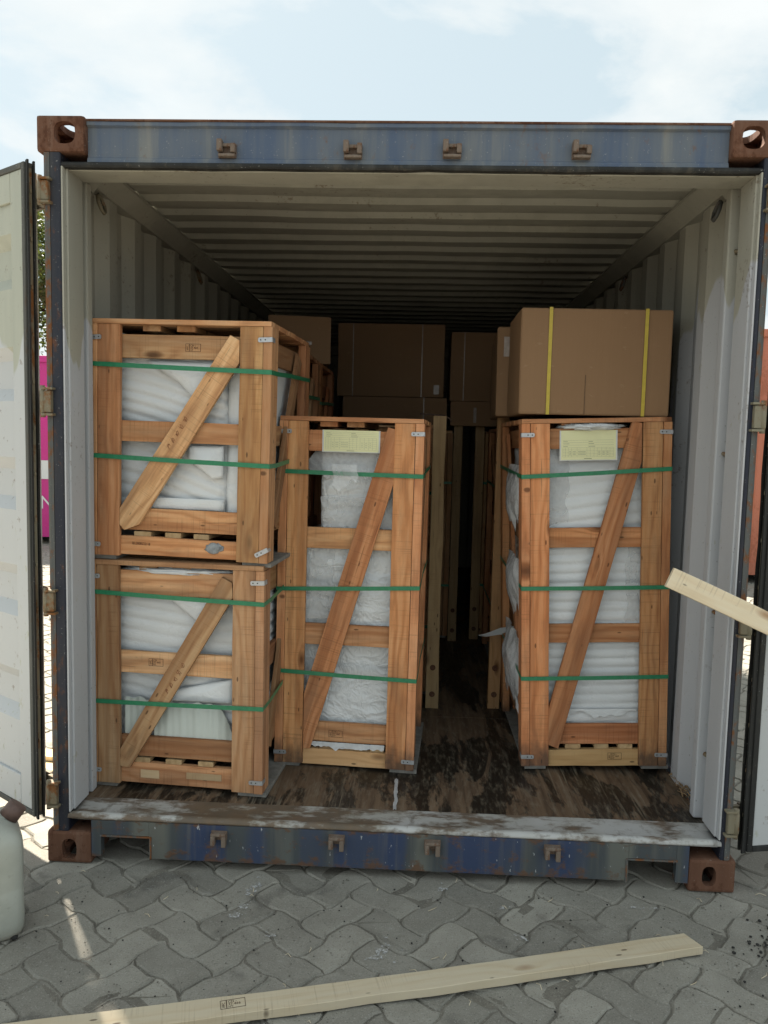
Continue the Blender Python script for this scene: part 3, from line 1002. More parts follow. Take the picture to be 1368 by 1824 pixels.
def make_pavement():
    b = 0.1135
    A = 0.0095
    ang = R(51)
    ca, sa = math.cos(ang), math.sin(ang)
    gap = 0.0024

    def hpt(x, y, k):       # along horizontal grid edge from (x,y) to (x+1,y), k in 0..3
        s = 1 if x % 2 else -1
        fr = (0.0, 0.17, 0.80)[k]
        return ((x + fr) * b, y * b + (0 if k == 0 else s * A))

    def vpt(x, y, k):
        s = 1 if y % 2 else -1
        fr = (0.0, 0.17, 0.80)[k]
        return (x * b - (0 if k == 0 else s * A), (y + fr) * b)

    def outline(x, y, horiz):
        w_, h_ = (2, 1) if horiz else (1, 2)
        P = []
        for i in range(w_):
            P += [hpt(x + i, y, k) for k in range(3)]
        for j in range(h_):
            P += [vpt(x + w_, y + j, k) for k in range(3)]
        for i in reversed(range(w_)):
            P += [hpt(x + i + 1, y + h_, 0)] + [hpt(x + i, y + h_, k) for k in (2, 1)]
        for j in reversed(range(h_)):
            P += [vpt(x, y + j + 1, 0)] + [vpt(x, y + j, k) for k in (2, 1)]
        return P

    def rings_of(P, rnd):
        n = len(P)
        res = []
        for inset, z in ((gap, -0.022), (gap, -0.0055), (gap + 0.005, 0.0)):
            ring = []
            for i in range(n):
                p0, p1, p2 = Vector(P[i - 1]), Vector(P[i]), Vector(P[(i + 1) % n])
                d = ((p1 - p0).normalized() + (p2 - p1).normalized())
                d.normalize()
                nrm = Vector((-d.y, d.x))
                q = p1 + nrm * (inset + rnd.uniform(-0.0008, 0.0024))
                ring.append((q.x, q.y, z))
            res.append(ring)
        return res

    cells = []
    n = int(14 / b)
    for y in range(-n, n):
        for x in range(-n, n):
            k = (x - y) % 4
            if k == 0:
                horiz, w_, h_ = True, 2, 1
            elif k == 3:
                horiz, w_, h_ = False, 1, 2
            else:
                continue
            cxg, cyg = (x + w_ / 2) * b, (y + h_ / 2) * b
            X, Y = cxg * ca - cyg * sa + 0.041, cxg * sa + cyg * ca + 0.02
            if PX0 + 0.1 < X < PX1 - 0.1 and PY0 + 0.1 < Y < PY1 - 0.1:
                if 0.15 < X < 2.3 and 0.9 < Y < 5.9:      # under the container
                    continue
                d = math.hypot(X - 1.3, Y + 2.68)
                vis = 0 if (-0.45 < X < 2.85 and -0.95 < Y < 0.30) else 1
                cells.append((vis, d, x, y, horiz, X, Y))
    cells.sort()
    cache = {}
    mt0 = Matrix.Translation((0.041, 0.02, 0)) @ Matrix.Rotation(ang, 4, 'Z')
    singles = cells[:300]
    for (vis, d, x, y, horiz, X, Y) in singles:
        variant = random.randint(0, 5)
        key = (x % 2, y % 2, horiz, variant)
        if key not in cache:
            rs = random.Random(x % 2 * 7 + y % 2 * 31 + horiz * 101 + variant * 211)
            x0, y0 = x % 2, y % 2
            rg = rings_of(outline(x0, y0, horiz), rs)
            bm = bmesh.new()
            vr = []
            for q, ring in enumerate(rg):
                vr.append([bm.verts.new((p[0] - x0 * b - b, p[1] - y0 * b - b, p[2] + (rs.uniform(-0.0012, 0.0006) if q == 2 else 0))) for p in ring])
            if variant >= 3:      # a chipped corner
                ci = rs.randrange(len(vr[2]))
                for o_ in (-1, 0, 1):
                    vv = vr[2][(ci + o_) % len(vr[2])]
                    vv.co.z -= 0.006
                    vv.co.x *= 0.9; vv.co.y *= 0.9
            nn = len(vr[0])
            for q in range(2):
                for i in range(nn):
                    bm.faces.new((vr[q][i], vr[q][(i + 1) % nn], vr[q + 1][(i + 1) % nn], vr[q + 1][i]))
            bm.faces.new(vr[2])
            me = me_from_bm(bm)
            me.materials.append(M['paver'])
            cache[key] = me
        o = bpy.data.objects.new('paver', cache[key])
        C.objects.link(o)
        o.parent = pavement
        tilt = Matrix.Rotation(random.uniform(-0.012, 0.012), 4, 'X') @ Matrix.Rotation(random.uniform(-0.012, 0.012), 4, 'Y')
        o.matrix_basis = mt0 @ Matrix.Translation((x * b + b, y * b + b, random.uniform(-0.0035, 0.001))) @ tilt
    # all pavers further away in one piece
    verts, faces = [], []
    for (vis, d, x, y, horiz, X, Y) in cells[300:]:
        if Y > 9.5 or Y < -2.0:
            continue
        rg = rings_of(outline(x, y, horiz), random)
        dz = random.uniform(-0.003, 0.001)
        base = len(verts)
        nn = len(rg[0])
        for ring in rg[1:]:
            for p in ring:
                verts.append((p[0] * ca - p[1] * sa + 0.041, p[0] * sa + p[1] * ca + 0.02, (p[2] + dz) if p[2] > -0.004 else -0.0105))
        for i in range(nn):
            faces.append((base + i, base + (i + 1) % nn, base + nn + (i + 1) % nn, base + nn + i))
        faces.append(tuple(base + nn + i for i in range(nn)))
    me = bpy.data.meshes.new('mesh')
    me.from_pydata(verts, [], faces)
    o = link('paver', me, pavement, M['paver'])
    tag(o, kind='stuff')


make_pavement()

# ================================================================== the container
CW, CH, CL = 2.438, 2.591, 6.058
cont = thing('shipping_container', 'open blue shipping container with rusty corner castings, loaded with wooden crates', 'container')


def corner_casting(x0, y0, z0, mirror_x, top, front_hole):
    """hollow rust block 162 x 178 x 118 mm with oval openings in front, side and top/bottom"""
    bx, by, bz = 0.162, 0.178, 0.118
    bm = bmesh.new()
    bm_box(bm, 0, bx, 0, by, 0, bz, 0, 0.011)
    solid = bpy.data.objects.new('solid', me_from_bm(bm))
    C.objects.link(solid)
    bm = bmesh.new()
    bm_box(bm, 0.026, bx - 0.018, 0.026, by - 0.018, 0.022, bz - 0.022)
    cav = bpy.data.objects.new('cavity', me_from_bm(bm)); C.objects.link(cav)

    def oval(cx_, cy_, rx, ry, axis, a0, a1):
        bm = bmesh.new()
        n = 20
        pr = []
        for k in range(n):
            a = 2 * math.pi * k / n
            c_, s_ = math.cos(a), math.sin(a)
            pr.append((cx_ + rx * abs(c_) ** 0.75 * (1 if c_ > 0 else -1), cy_ + ry * abs(s_) ** 0.75 * (1 if s_ > 0 else -1)))
        bm_extrude(bm, pr, axis, a0, a1)
        o = bpy.data.objects.new('oval', me_from_bm(bm)); C.objects.link(o)
        return o
    cutters = [cav,
               oval(front_hole[0], front_hole[1], front_hole[2], front_hole[3], 'Y', -0.02, 0.05),
               oval(0.090, 0.060, 0.031, 0.038, 'X', -0.02, 0.05),
               oval(0.085, 0.095, 0.032, 0.060, 'Z', bz - 0.05 if top else -0.02, bz + 0.02 if top else 0.05)]
    for c_ in cutters:
        md = solid.modifiers.new('cut', 'BOOLEAN')
        md.operation = 'DIFFERENCE'; md.object = c_; md.solver = 'EXACT'
    dg = bpy.context.evaluated_depsgraph_get()
    dg.update()
    me = bpy.data.meshes.new_from_object(solid.evaluated_get(dg))
    for o in cutters + [solid]:
        bpy.data.objects.remove(o)
    mt = Matrix.Translation((x0, y0, z0))
    if mirror_x:
        mt = Matrix.Translation((x0 + bx, y0, z0)) @ Matrix.Diagonal((-1, 1, 1, 1))
    me.transform(mt)
    if mirror_x:
        me.flip_normals()
    return link('corner_casting', me, cont, M['rust'])


corner_casting(0, 0, 0, False, False, (0.081, 0.052, 0.027, 0.038))
corner_casting(CW - 0.162, 0, 0, True, False, (0.091, 0.058, 0.024, 0.036))
corner_casting(0, 0, CH - 0.118, False, True, (0.096, 0.062, 0.036, 0.036))
corner_casting(CW - 0.162, 0, CH - 0.118, True, True, (0.096, 0.062, 0.036, 0.036))
for xx, mr in ((0, False), (CW - 0.162, True)):
    for zz, tp in ((0, False), (CH - 0.118, True)):
        box('corner_casting', cont, M['rust'], xx, xx + 0.162, CL - 0.178, CL, zz, zz + 0.118, 0.008)

# front corner posts: rounded hinge bar, dark blue face, cream return, and the channel behind with lashing bars
for s in (0, 1):
    def X(a):
        return a if s == 0 else CW - a
    def xr(a, b):
        return (a, b) if s == 0 else (CW - b, CW - a)
    z0, z1 = 0.118, CH - 0.118
    face = 0.078 if s == 0 else 0.056
    bm = bmesh.new()
    pr = [(0.044, 0.004), (face - 0.004, 0.004), (face, 0.008), (face, 0.115), (0.044, 0.115)]
    bm_extrude(bm, [(X(a), b_) for a, b_ in pr], 'Z', z0, z1)
    link('corner_post', me_from_bm(bm), cont, M['navy'])
    bm = bmesh.new()
    pr = []
    for k in range(9):
        a = math.pi * (0.5 + k / 8.0)
        pr.append((0.030 + 0.014 * math.cos(a) * 1.6, 0.022 + 0.018 * -math.sin(a)))
    pr = [(0.042, 0.004), (0.030, 0.002), (0.021, 0.008), (0.017, 0.020), (0.017, 0.160), (0.042, 0.160)]
    bm_extrude(bm, [(X(a), b_) for a, b_ in pr], 'Z', z0, z1)
    link('hinge_bar', me_from_bm(bm), cont, M['rusty_post'])
    a, b_ = xr(face + 0.001, face + 0.014)
    box('post_return', cont, M['cream'], a, b_, 0.030, 0.150, z0 + 0.07, 2.43, 0.003)
    a, b_ = xr(face + 0.001, face + 0.007)
    box('post_lip', cont, M['cream'], a, b_, 0.006, 0.029, z0 + 0.07, 2.43, 0.002)
    a, b_ = xr(0.030, 0.044)
    box('post_back', cont, M['cream'], a, b_, 0.163, 0.200, z0 + 0.06, 2.45)
    a, b_ = xr(0.030, 0.084)
    box('inner_post', cont, M['cream'], a, b_, 0.202, 0.246, 0.172, 2.44, 0.006)
    for zb in (0.42, 0.95, 1.52, 2.22):
        bm = bmesh.new()
        bm_tube(bm, [(X(face - 0.005), 0.165, zb), (X(0.062), 0.185, zb + 0.004), (X(0.05), 0.204, zb)], 0.007, 8)
        link('lashing_bar', me_from_bm(bm), cont, M['hinge'])
    # lashing rings under the roof rail
    for yr in (0.37, 1.72):
        bm = bmesh.new()
        pts = [(X(0.06), yr + 0.028 * math.cos(k * math.pi / 4), 2.44 - 0.03 + 0.034 * math.sin(k * math.pi / 4)) for k in range(9)]
        pts = [(p[0] + (0.02 if s == 0 else -0.02) * (1 - math.sin(k * math.pi / 4)) * 0.5, p[1], p[2]) for k, p in enumerate(pts)]
        bm_tube(bm, pts, 0.007, 8, caps=False)
        link('lashing_ring', me_from_bm(bm), cont, M['hinge'] if s == 0 else M['rusty_post'])
    # rear post
    a, b_ = xr(0.01, 0.12)
    box('corner_post', cont, M['blue'], a, b_, CL - 0.13, CL - 0.01, z0, z1)
    # hinge lugs on the post and their pins
    for (za, zb) in ((2.31, 2.382), (1.606, 1.69), (0.916, 0.992), (0.217, 0.298)):
        bm = bmesh.new()
        ax0, ax1 = xr(0.004, 0.0435)
        bm_box(bm, ax0, ax1, -0.014, 0.010, za + 0.004, zb - 0.004, 0, 0.004)
        lx0, lx1 = xr(0.012, 0.052)
        bm_box(bm, lx0, lx1, -0.020, 0.012, zb - 0.002, zb + 0.006, 0, 0.002)
        bm_box(bm, lx0, lx1, -0.020, 0.012, za - 0.006, za + 0.002, 0, 0.002)
        bm_tube(bm, [(X(0.014), -0.009, za - 0.012), (X(0.014), -0.009, zb + 0.012)], 0.0085, 10)
        link('hinge', me_from_bm(bm), cont, M['hinge'])

# header over the opening
bm = bmesh.new()
pr = [(0.022, 2.446), (0.026, 2.462), (0.030, 2.466), (0.030, 2.560), (0.020, 2.566), (0.020, 2.578), (0.16, 2.582), (0.16, 2.446)]
nseg = 26
rings = []
for i in range(nseg + 1):
    x = 0.1625 + (CW - 0.325) * i / nseg
    dz = 0.004 * noise.noise(Vector((x * 4, 0, 0))) + 0.003 * noise.noise(Vector((x * 11, 3, 0)))
    rings.append([bm.verts.new((x, p[0] + (dz * 0.8 if 2 <= k <= 3 else 0), p[1] + (dz if 4 <= k <= 6 else 0))) for k, p in enumerate(pr)])
for i in range(nseg):
    for k in range(len(pr)):
        bm.faces.new((rings[i][k], rings[i][(k + 1) % len(pr)], rings[i + 1][(k + 1) % len(pr)], rings[i + 1][k]))
bm.faces.new(rings[0]); bm.faces.new(rings[-1])
header = link('header', me_from_bm(bm), cont, M['blue'])
box('header_lip', header, M['rust'], 0.163, CW - 0.163, 0.016, 0.060, 2.5785, 2.5855, 0.002)
bm = bmesh.new()
rings = []
for i in range(33):
    x = 0.079 + (CW - 0.136) * i / 32
    dz = 0.0025 * noise.noise(Vector((x * 6, 8, 0)))
    if 1.25 < x < 1.33:
        dz += 0.006 * (1 - abs(x - 1.29) / 0.04)
    pr = [(0.010, 2.434 + dz), (0.014, 2.428 + dz), (0.040, 2.428 + dz), (0.040, 2.4455), (0.014, 2.4455), (0.010, 2.441)]
    rings.append([bm.verts.new((x, a, b_)) for a, b_ in pr])
for i in range(32):
    for k in range(6):
        bm.faces.new((rings[i][k], rings[i][(k + 1) % 6], rings[i + 1][(k + 1) % 6], rings[i + 1][k]))
bm.faces.new(rings[0]); bm.faces.new(rings[-1])
link('drip_edge', me_from_bm(bm), header, M['gasket'])
box('header_underside', cont, M['cream'], 0.079, CW - 0.058, 0.042, 0.165, 2.425, 2.4445, 0.003)
bm = bmesh.new()
bm_extrude(bm, [(0.166, 2.428), (0.200, 2.440), (0.330, 2.520), (0.330, 2.535), (0.166, 2.535)], 'X', 0.06, CW - 0.06)
link('roof_flashing', me_from_bm(bm), cont, M['cream'])

# locking-bar keepers on header and sill
for (x, z, up_) in [(0.636, 2.492, 1), (1.055, 2.491, 1), (1.381, 2.496, 1), (1.801, 2.497, 1), (0.627, 0.124, 0), (1.046, 0.129, 0), (1.384, 0.126, 0), (1.802, 0.127, 0)]:
    bm = bmesh.new()
    y = 0.0285 if up_ else -0.0005
    if up_:
        bm_box(bm, -0.034, 0.034, -0.006, 0.0, -0.030, 0.022, 0, 0.003)
        bm_box(bm, -0.032, 0.032, -0.022, -0.004, 0.006, 0.018, 0, 0.003)
        bm_box(bm, -0.034, -0.014, -0.036, -0.004, -0.012, 0.030, 0, 0.004)
        bm_box(bm, 0.016, 0.034, -0.032, -0.004, -0.016, 0.012 + 0.012 * random.random(), 0, 0.004)
        bm_box(bm, -0.030, 0.032, -0.026, -0.004, -0.029, -0.019, 0, 0.003)
    else:
        bm_box(bm, -0.032, 0.032, -0.006, 0.0, -0.012, 0.026, 0, 0.003)
        bm_box(bm, -0.030, 0.030, -0.030, -0.004, 0.012, 0.024, 0, 0.004)
        bm_box(bm, -0.030, -0.012, -0.032, -0.004, -0.024, 0.013, 0, 0.004)
        bm_box(bm, 0.012, 0.030, -0.028, -0.004, -0.032, 0.013, 0, 0.004)
    link('lock_keeper', me_from_bm(bm), cont, M['keeper'], Matrix.Translation((x, y, z)) @ Matrix.Scale(0.9, 4))

# sill with fork pockets
bm = bmesh.new()
SX = [0.1625, 0.198, 0.372, 2.068, 2.232, CW - 0.1625]
for i in range(5):
    zb = 0.113 if i in (1, 3) else 0.030
    bm_extrude(bm, [(0.0, zb), (0.0, 0.1645), (0.030, 0.1645), (0.030, zb)], 'X', SX[i] + 0.0004, SX[i + 1] - 0.0004)
sill = link('sill', me_from_bm(bm), cont, M['sill_blue'])
for i in (1, 3):
    bm = bmesh.new()
    bm_box(bm, SX[i] - 0.004, SX[i + 1] + 0.004, -0.004, 0.35, 0.106, 0.112)
    bm_box(bm, SX[i] - 0.0095, SX[i] - 0.0035, -0.003, 0.35, 0.028, 0.111) if i == 3 else bm_box(bm, SX[i + 1] + 0.0035, SX[i + 1] + 0.0095, -0.003, 0.35, 0.028, 0.111)
    link('fork_pocket', me_from_bm(bm), sill, M['rusty_post'])
bm = bmesh.new()
rings = []
prof = [(0.0005, 0.166), (0.0005, 0.172), (0.006, 0.181), (0.016, 0.1845), (0.028, 0.182), (0.040, 0.1765), (0.100, 0.175), (0.163, 0.1715), (0.163, 0.150), (0.031, 0.150), (0.031, 0.166)]
for i in range(41):
    x = 0.047 + (CW - 0.094) * i / 40
    r = []
    for k, (a, b_) in enumerate(prof):
        d = 0.0025 * noise.noise(Vector((x * 9, a * 30, 2))) if 2 <= k <= 6 else 0
        yy = a
        if (x < 0.162 or x > CW - 0.162) and k < 5:
            yy = max(a, 0.0045)
        r.append(bm.verts.new((x, yy, b_ + d)))
    rings.append(r)
for i in range(40):
    for k in range(len(prof)):
        f = bm.faces.new((rings[i][k], rings[i][(k + 1) % len(prof)], rings[i + 1][(k + 1) % len(prof)], rings[i + 1][k]))
        f.smooth = k < 6
bm.faces.new(rings[0]); bm.faces.new(rings[-1])
link('threshold', me_from_bm(bm), sill, M['sill'])

# corrugated side walls, roof, back wall, rails
def corrugated(bm, cols, n_off):
    pass


def wall_mesh(mirror):
    bm = bmesh.new()
    inner = 0.050; outer = 0.016; th = 0.002
    ys = []
    y = 0.246
    ph0 = y
    pts = []
    # flats and slopes, pitch 0.28
    seq = [(0.070, 0), (0.068, 1), (0.072, 0), (0.070, -1)]
    x = outer
    cur = 0.246
    pts.append((inner, cur))
    cur += 0.05; pts.append((inner, cur))
    while cur < CL - 0.35:
        cur += 0.066; pts.append((outer, cur))
        cur += 0.070; pts.append((outer, cur))
        cur += 0.066; pts.append((inner, cur))
        cur += 0.078; pts.append((inner, cur))
    pts.append((inner, CL - 0.05))
    z0, z1 = 0.165, 2.47
    a = [];
    for (x, y) in pts:
        xi = x; xo = x - th
        if mirror:
            xi, xo = CW - xi, CW - xo
        a.append([bm.verts.new((xi, y, z0)), bm.verts.new((xi, y, z1)), bm.verts.new((xo, y, z1)), bm.verts.new((xo, y, z0))])
    for i in range(len(a) - 1):
        for k in range(4):
            bm.faces.new((a[i][k], a[i][(k + 1) % 4], a[i + 1][(k + 1) % 4], a[i + 1][k]))
    bm.faces.new(a[0]); bm.faces.new(a[-1])
    return me_from_bm(bm)


link('side_wall', wall_mesh(False), cont, M['cream'])
link('side_wall', wall_mesh(True), cont, M['cream'])
bm = bmesh.new()
pts = []
cur = 0.33
pts.append((cur, 2.53))
while cur < CL - 0.2:
    pts.append((cur + 0.070, 2.530)); pts.append((cur + 0.092, 2.552)); pts.append((cur + 0.186, 2.552)); pts.append((cur + 0.208, 2.530))
    cur += 0.208
a = []
nx = 10
grid = []
for (y, z) in pts:
    row = []
    for i in range(nx + 1):
        x = 0.08 + (CW - 0.16) * i / nx
        dz = 0.006 * noise.noise(Vector((x * 1.3, y * 1.1, 4))) + 0.004 * noise.noise(Vector((x * 3, y * 4, 7)))
        row.append((x, y, z + dz))
    grid.append(row)
lo = [[bm.verts.new(p) for p in row] for row in grid]
hi = [[bm.verts.new((p[0], p[1], p[2] + 0.002)) for p in row] for row in grid]
for j in range(len(grid) - 1):
    for i in range(nx):
        bm.faces.new((lo[j][i], lo[j][i + 1], lo[j + 1][i + 1], lo[j + 1][i]))
        bm.faces.new((hi[j][i], hi[j + 1][i], hi[j + 1][i + 1], hi[j][i + 1]))
link('roof', me_from_bm(bm), cont, M['cream'])
for s in (0, 1):
    bm = bmesh.new()
    pr = [(0.012, 2.462), (0.060, 2.462), (0.066, 2.470), (0.118, 2.514), (0.118, 2.5265), (0.012, 2.585), (0.0, 2.580), (0.0, 2.475)]
    bm_extrude(bm, [((a if s == 0 else CW - a), b_) for a, b_ in pr], 'Y', 0.335, CL - 0.18)
    link('roof_rail', me_from_bm(bm), cont, M['cream'])
    bm = bmesh.new()
    pr = [(0.012, 2.44), (0.055, 2.44), (0.10, 2.50), (0.10, 2.58), (0.0, 2.58), (0.0, 2.47)]
    bm_extrude(bm, [((a if s == 0 else CW - a), b_) for a, b_ in pr], 'Y', 0.179, 0.334)
    link('roof_rail', me_from_bm(bm), cont, M['cream'])
    xa, xb = (0.0, 0.046) if s == 0 else (CW - 0.046, CW)
    box('bottom_rail', cont, M['blue'], xa, xb, 0.179, CL - 0.18, 0.045, 0.163)
bm = bmesh.new()
bm_box(bm, 0.014, CW - 0.014, CL - 0.026, CL - 0.012, 0.10, 2.57)
for i in range(9):
    x0 = 0.05 + 0.26 * i
    bm_extrude(bm, [(x0, CL - 0.045), (x0 + 0.10, CL - 0.045), (x0 + 0.13, CL - 0.08), (x0 + 0.23, CL - 0.08), (x0 + 0.26, CL - 0.045), (x0 + 0.26, CL - 0.03), (x0, CL - 0.03)], 'Z', 0.165, 2.55)
link('back_wall', me_from_bm(bm), cont, M['cream'])
box('rear_header', cont, M['blue'], 0.165, CW - 0.165, 5.88, CL - 0.008, 2.556, 2.584)
box('rear_header', cont, M['cream'], 0.02, CW - 0.02, 5.90, CL - 0.05, 2.44, 2.553)
# plywood floor panels
ys = [0.167, 1.20, 2.42, 3.64, 4.86, CL - 0.05]
for j in range(5):
    for (xa, xb) in ((0.052, 1.2435), (1.2465, 2.388)):
        box('floor_panel', cont, M['floor'], xa, xb, ys[j] + 0.0015, ys[j + 1] - 0.0015, 0.142, 0.1695 + random.uniform(-0.0012, 0.0), 0.0012)
for xa in (0.0475, 2.3885):
    box('floor_edge', cont, M['rusty_post'], xa, xa + 0.003 + 0.0, 0.25, CL - 0.1, 0.14, 0.173)
box('underfloor', cont, M['rusty_post'], 0.047, CW - 0.047, 0.17, CL - 0.03, 0.128, 0.1405)
# white paint bead in the middle floor joint, at the threshold
bm = bmesh.new()
prev = None
for i in range(15):
    y = 0.165 + 0.27 * i / 14
    wv = 0.006 + 0.006 * abs(noise.noise(Vector((y * 30, 1, 0))))
    xo = 1.245 + 0.006 * noise.noise(Vector((y * 18, 5, 0)))
    cur_ = [bm.verts.new((xo - wv, y, 0.1702)), bm.verts.new((xo, y, 0.1745)), bm.verts.new((xo + wv, y, 0.1702))]
    if prev:
        bm.faces.new((prev[0], prev[1], cur_[1], cur_[0])); bm.faces.new((prev[1], prev[2], cur_[2], cur_[1]))
    prev = cur_
link('joint_sealant', me_from_bm(bm), cont, M['splash'])
# paint splinters and debris in the right front floor corner
bm = bmesh.new()
for k in range(46):
    x = 2.392 + random.uniform(-0.02, 0.03); y = random.uniform(0.26, 0.60); a = random.uniform(0, 3.14); l = random.uniform(0.01, 0.05)
    q = random.uniform(0.001, 0.003)
    bm_tube(bm, [(x - l * 0.25 * math.cos(a), y - l * math.sin(a), 0.176 + random.random() * 0.02), (x + l * 0.25 * math.cos(a), y + l * math.sin(a), 0.176 + random.random() * 0.02)], q, 4)
o = link('straw_debris', me_from_bm(bm), None, M['pale_wood'])
tag(o, 'wood splinters and straw littering the right front corner of the container floor', 'debris', kind='stuff')


# ---- doors --------------------------------------------------------
def make_door(side):
    dw, z0, z1, th = 1.16, 0.150, 2.452, 0.055
    d = bpy.data.objects.new('door', None)
    C.objects.link(d)
    d.parent = cont
    if side == 'left':
        ang = R(-215); hp = (-0.040, 0.020, 0)
        sg = 1
    else:
        ang = R(372); hp = (CW + 0.014, 0.002, 0)
        sg = 1
    d.matrix_basis = Matrix.Translation(hp) @ Matrix.Rotation(ang if side == 'left' else R(12), 4, 'Z')
    # local frame: x along the door from the hinge edge, the inner face looks to +y (left) or -y (right)
    fy = 1 if side == 'left' else -1

    def b_(bm, x0, x1, ya, yb, za, zb, bev=0.0, mi=0):
        y0_, y1_ = sorted((ya * fy, yb * fy))
        bm_box(bm, x0, x1, y0_, y1_, za, zb, mi, bev)
    bm = bmesh.new()
    b_(bm, 0.040, 0.120, -th, 0.0, z0 + 0.02, z1 - 0.02, 0.004)
    b_(bm, dw - 0.11, dw - 0.03, -th, 0.0, z0 + 0.02, z1 - 0.02, 0.004)
    b_(bm, 0.1205, dw - 0.1105, -th, 0.0, z0 + 0.02, z0 + 0.13, 0.004)
    b_(bm, 0.1205, dw - 0.1105, -th, 0.0, z1 - 0.12, z1 - 0.02, 0.004)
    link('door_frame', me_from_bm(bm), d, M['door'])
    # horizontally corrugated panel
    bm = bmesh.new()
    zz = z0 + 0.1305
    pts = []
    while zz < z1 - 0.4:
        pts += [(zz, -0.010), (zz + 0.20, -0.010), (zz + 0.245, -0.042), (zz + 0.345, -0.042), (zz + 0.39, -0.010)]
        zz += 0.3905
    pts += [(z1 - 0.1205, -0.010)]
    A = [[bm.verts.new((x, y * fy, z)) for x in (0.1195, dw - 0.1095)] for z, y in pts]
    B = [[bm.verts.new((x, (y - 0.003) * fy, z)) for x in (0.1195, dw - 0.1095)] for z, y in pts]
    for i in range(len(pts) - 1):
        bm.faces.new((A[i][0], A[i][1], A[i + 1][1], A[i + 1][0]))
        bm.faces.new((B[i][0], B[i + 1][0], B[i + 1][1], B[i][1]))
    link('door_panel', me_from_bm(bm), d, M['door'])
    # rubber seal all round: clamped strip and two lips
    gm_ = M['gasket_grey'] if side == 'left' else M['gasket']
    bm = bmesh.new()
    b_(bm, 0.020, 0.0395, -0.034, 0.004, z0, z1, 0.003)
    b_(bm, dw - 0.0295, dw - 0.01, -0.034, 0.004, z0, z1, 0.003)
    b_(bm, 0.040, dw - 0.03, -0.034, 0.004, z0, z0 + 0.0195, 0.003)
    b_(bm, 0.040, dw - 0.03, -0.046, 0.004, z1 - 0.0195, z1, 0.003)
    link('gasket', me_from_bm(bm), d, gm_)
    bm = bmesh.new()
    n = 30
    for (x0, x1, ya) in ((0.002, 0.0195, -0.002), (0.004, 0.0195, -0.026)):
        rr = []
        for i in range(n + 1):
            z = z0 - 0.004 + (z1 - z0 + 0.008) * i / n
            dx = 0.003 * noise.noise(Vector((z * 5, ya * 100, 1))) + 0.002 * noise.noise(Vector((z * 17, ya * 100, 1)))
            rr.append([bm.verts.new((x1, ya * fy, z)), bm.verts.new((x0 + dx, (ya + 0.004) * fy, z)), bm.verts.new((x0 + dx, (ya - 0.003) * fy, z)), bm.verts.new((x1, (ya - 0.006) * fy, z))])
        for i in range(n):
            for k in range(4):
                bm.faces.new((rr[i][k], rr[i][(k + 1) % 4], rr[i + 1][(k + 1) % 4], rr[i + 1][k]))
        bm.faces.new(rr[0]); bm.faces.new(rr[-1])
    link('gasket_lip', me_from_bm(bm), d, M['gasket'])
    # clamping strip with rivets between the lips, hinge edge
    bm = bmesh.new()
    b_(bm, 0.012, 0.0195, -0.020, -0.010, z0 + 0.02, z1 - 0.02)
    k = z0 + 0.12
    while k < z1:
        b_(bm, 0.008, 0.0125, -0.019, -0.011, k, k + 0.014, 0.002)
        k += 0.16
    link('seal_strip', me_from_bm(bm), d, M['hinge'])
    # hinge blades
    for (za, zb) in ((2.31, 2.382), (1.606, 1.69), (0.916, 0.992), (0.217, 0.298)):
        bm = bmesh.new()
        b_(bm, -0.030, 0.018, -0.064, -0.0475, za + 0.003, zb - 0.003, 0.003)
        b_(bm, 0.0185, 0.14, -0.070, -0.0560, za, zb, 0.003)
        link('hinge_blade', me_from_bm(bm), d, M['hinge'])
    # outer skin, locking bars on the far side
    bm = bmesh.new()
    b_(bm, 0.1205, dw - 0.1105, -0.055, -0.0515, z0 + 0.131, z1 - 0.121)
    link('outer_skin', me_from_bm(bm), d, M['blue'])
    for xb in (0.38, 0.80):
        bm = bmesh.new()
        bm_tube(bm, [(xb, -0.085 * fy, z0 - 0.02), (xb, -0.085 * fy, z1 + 0.02)], 0.017, 10)
        for zc_ in (0.35, 1.0, 1.6, 2.3):
            b_(bm, xb - 0.04, xb + 0.04, -0.068, -0.0555, zc_, zc_ + 0.05, 0.003)
        link('locking_bar', me_from_bm(bm), d, M['rusty_post'])
    return d


make_door('left')
make_door('right')

# ================================================================== crates
CR = 'wooden crates loaded in the container'
ORANGE = (1.06, 0.93, 0.86)
TAN = (1.0, 1.0, 1.0)
FZ = 0.170

low = make_crate('tan wooden crate at the bottom of the front left stack, on the container floor', (0.049, 0.262, FZ + 0.019), -R(4.37), 0.0,
                 0.692, 0.635, 0.877,
                 [(0.107, 0.186), (0.436, 0.521), (0.743, 0.838)], (0.0, 0.080),
                 [(0.123, 0.069), (0.162, 0.064), (0.5695, 0.752), (0.566, 0.808), (0.526, 0.829), (0.123, 0.137)],
                 [(0.755, 0.734), (0.326, 0.334)], CR, tint=(1.03, 0.99, 0.94), brace_tint=(1.0, 1.05, 1.03), post=(0.122, 0.033),
                 rail_tints=[(1.0, 0.88, 0.8), (1.08, 1.08, 1.05), (1.05, 1.0, 0.95)], slats=(0.20, 0.33, 0.46))
stamp(low, 0.232, 0.0222, 0.468)
box('split_patch', low, M['fresh_cut'], 0.20, 0.275, 0.0155, 0.0172, 0.022, 0.055, 0.0006)
box('split_patch', low, M['fresh_cut'], 0.385, 0.525, 0.0155, 0.0172, 0.030, 0.056, 0.0006)

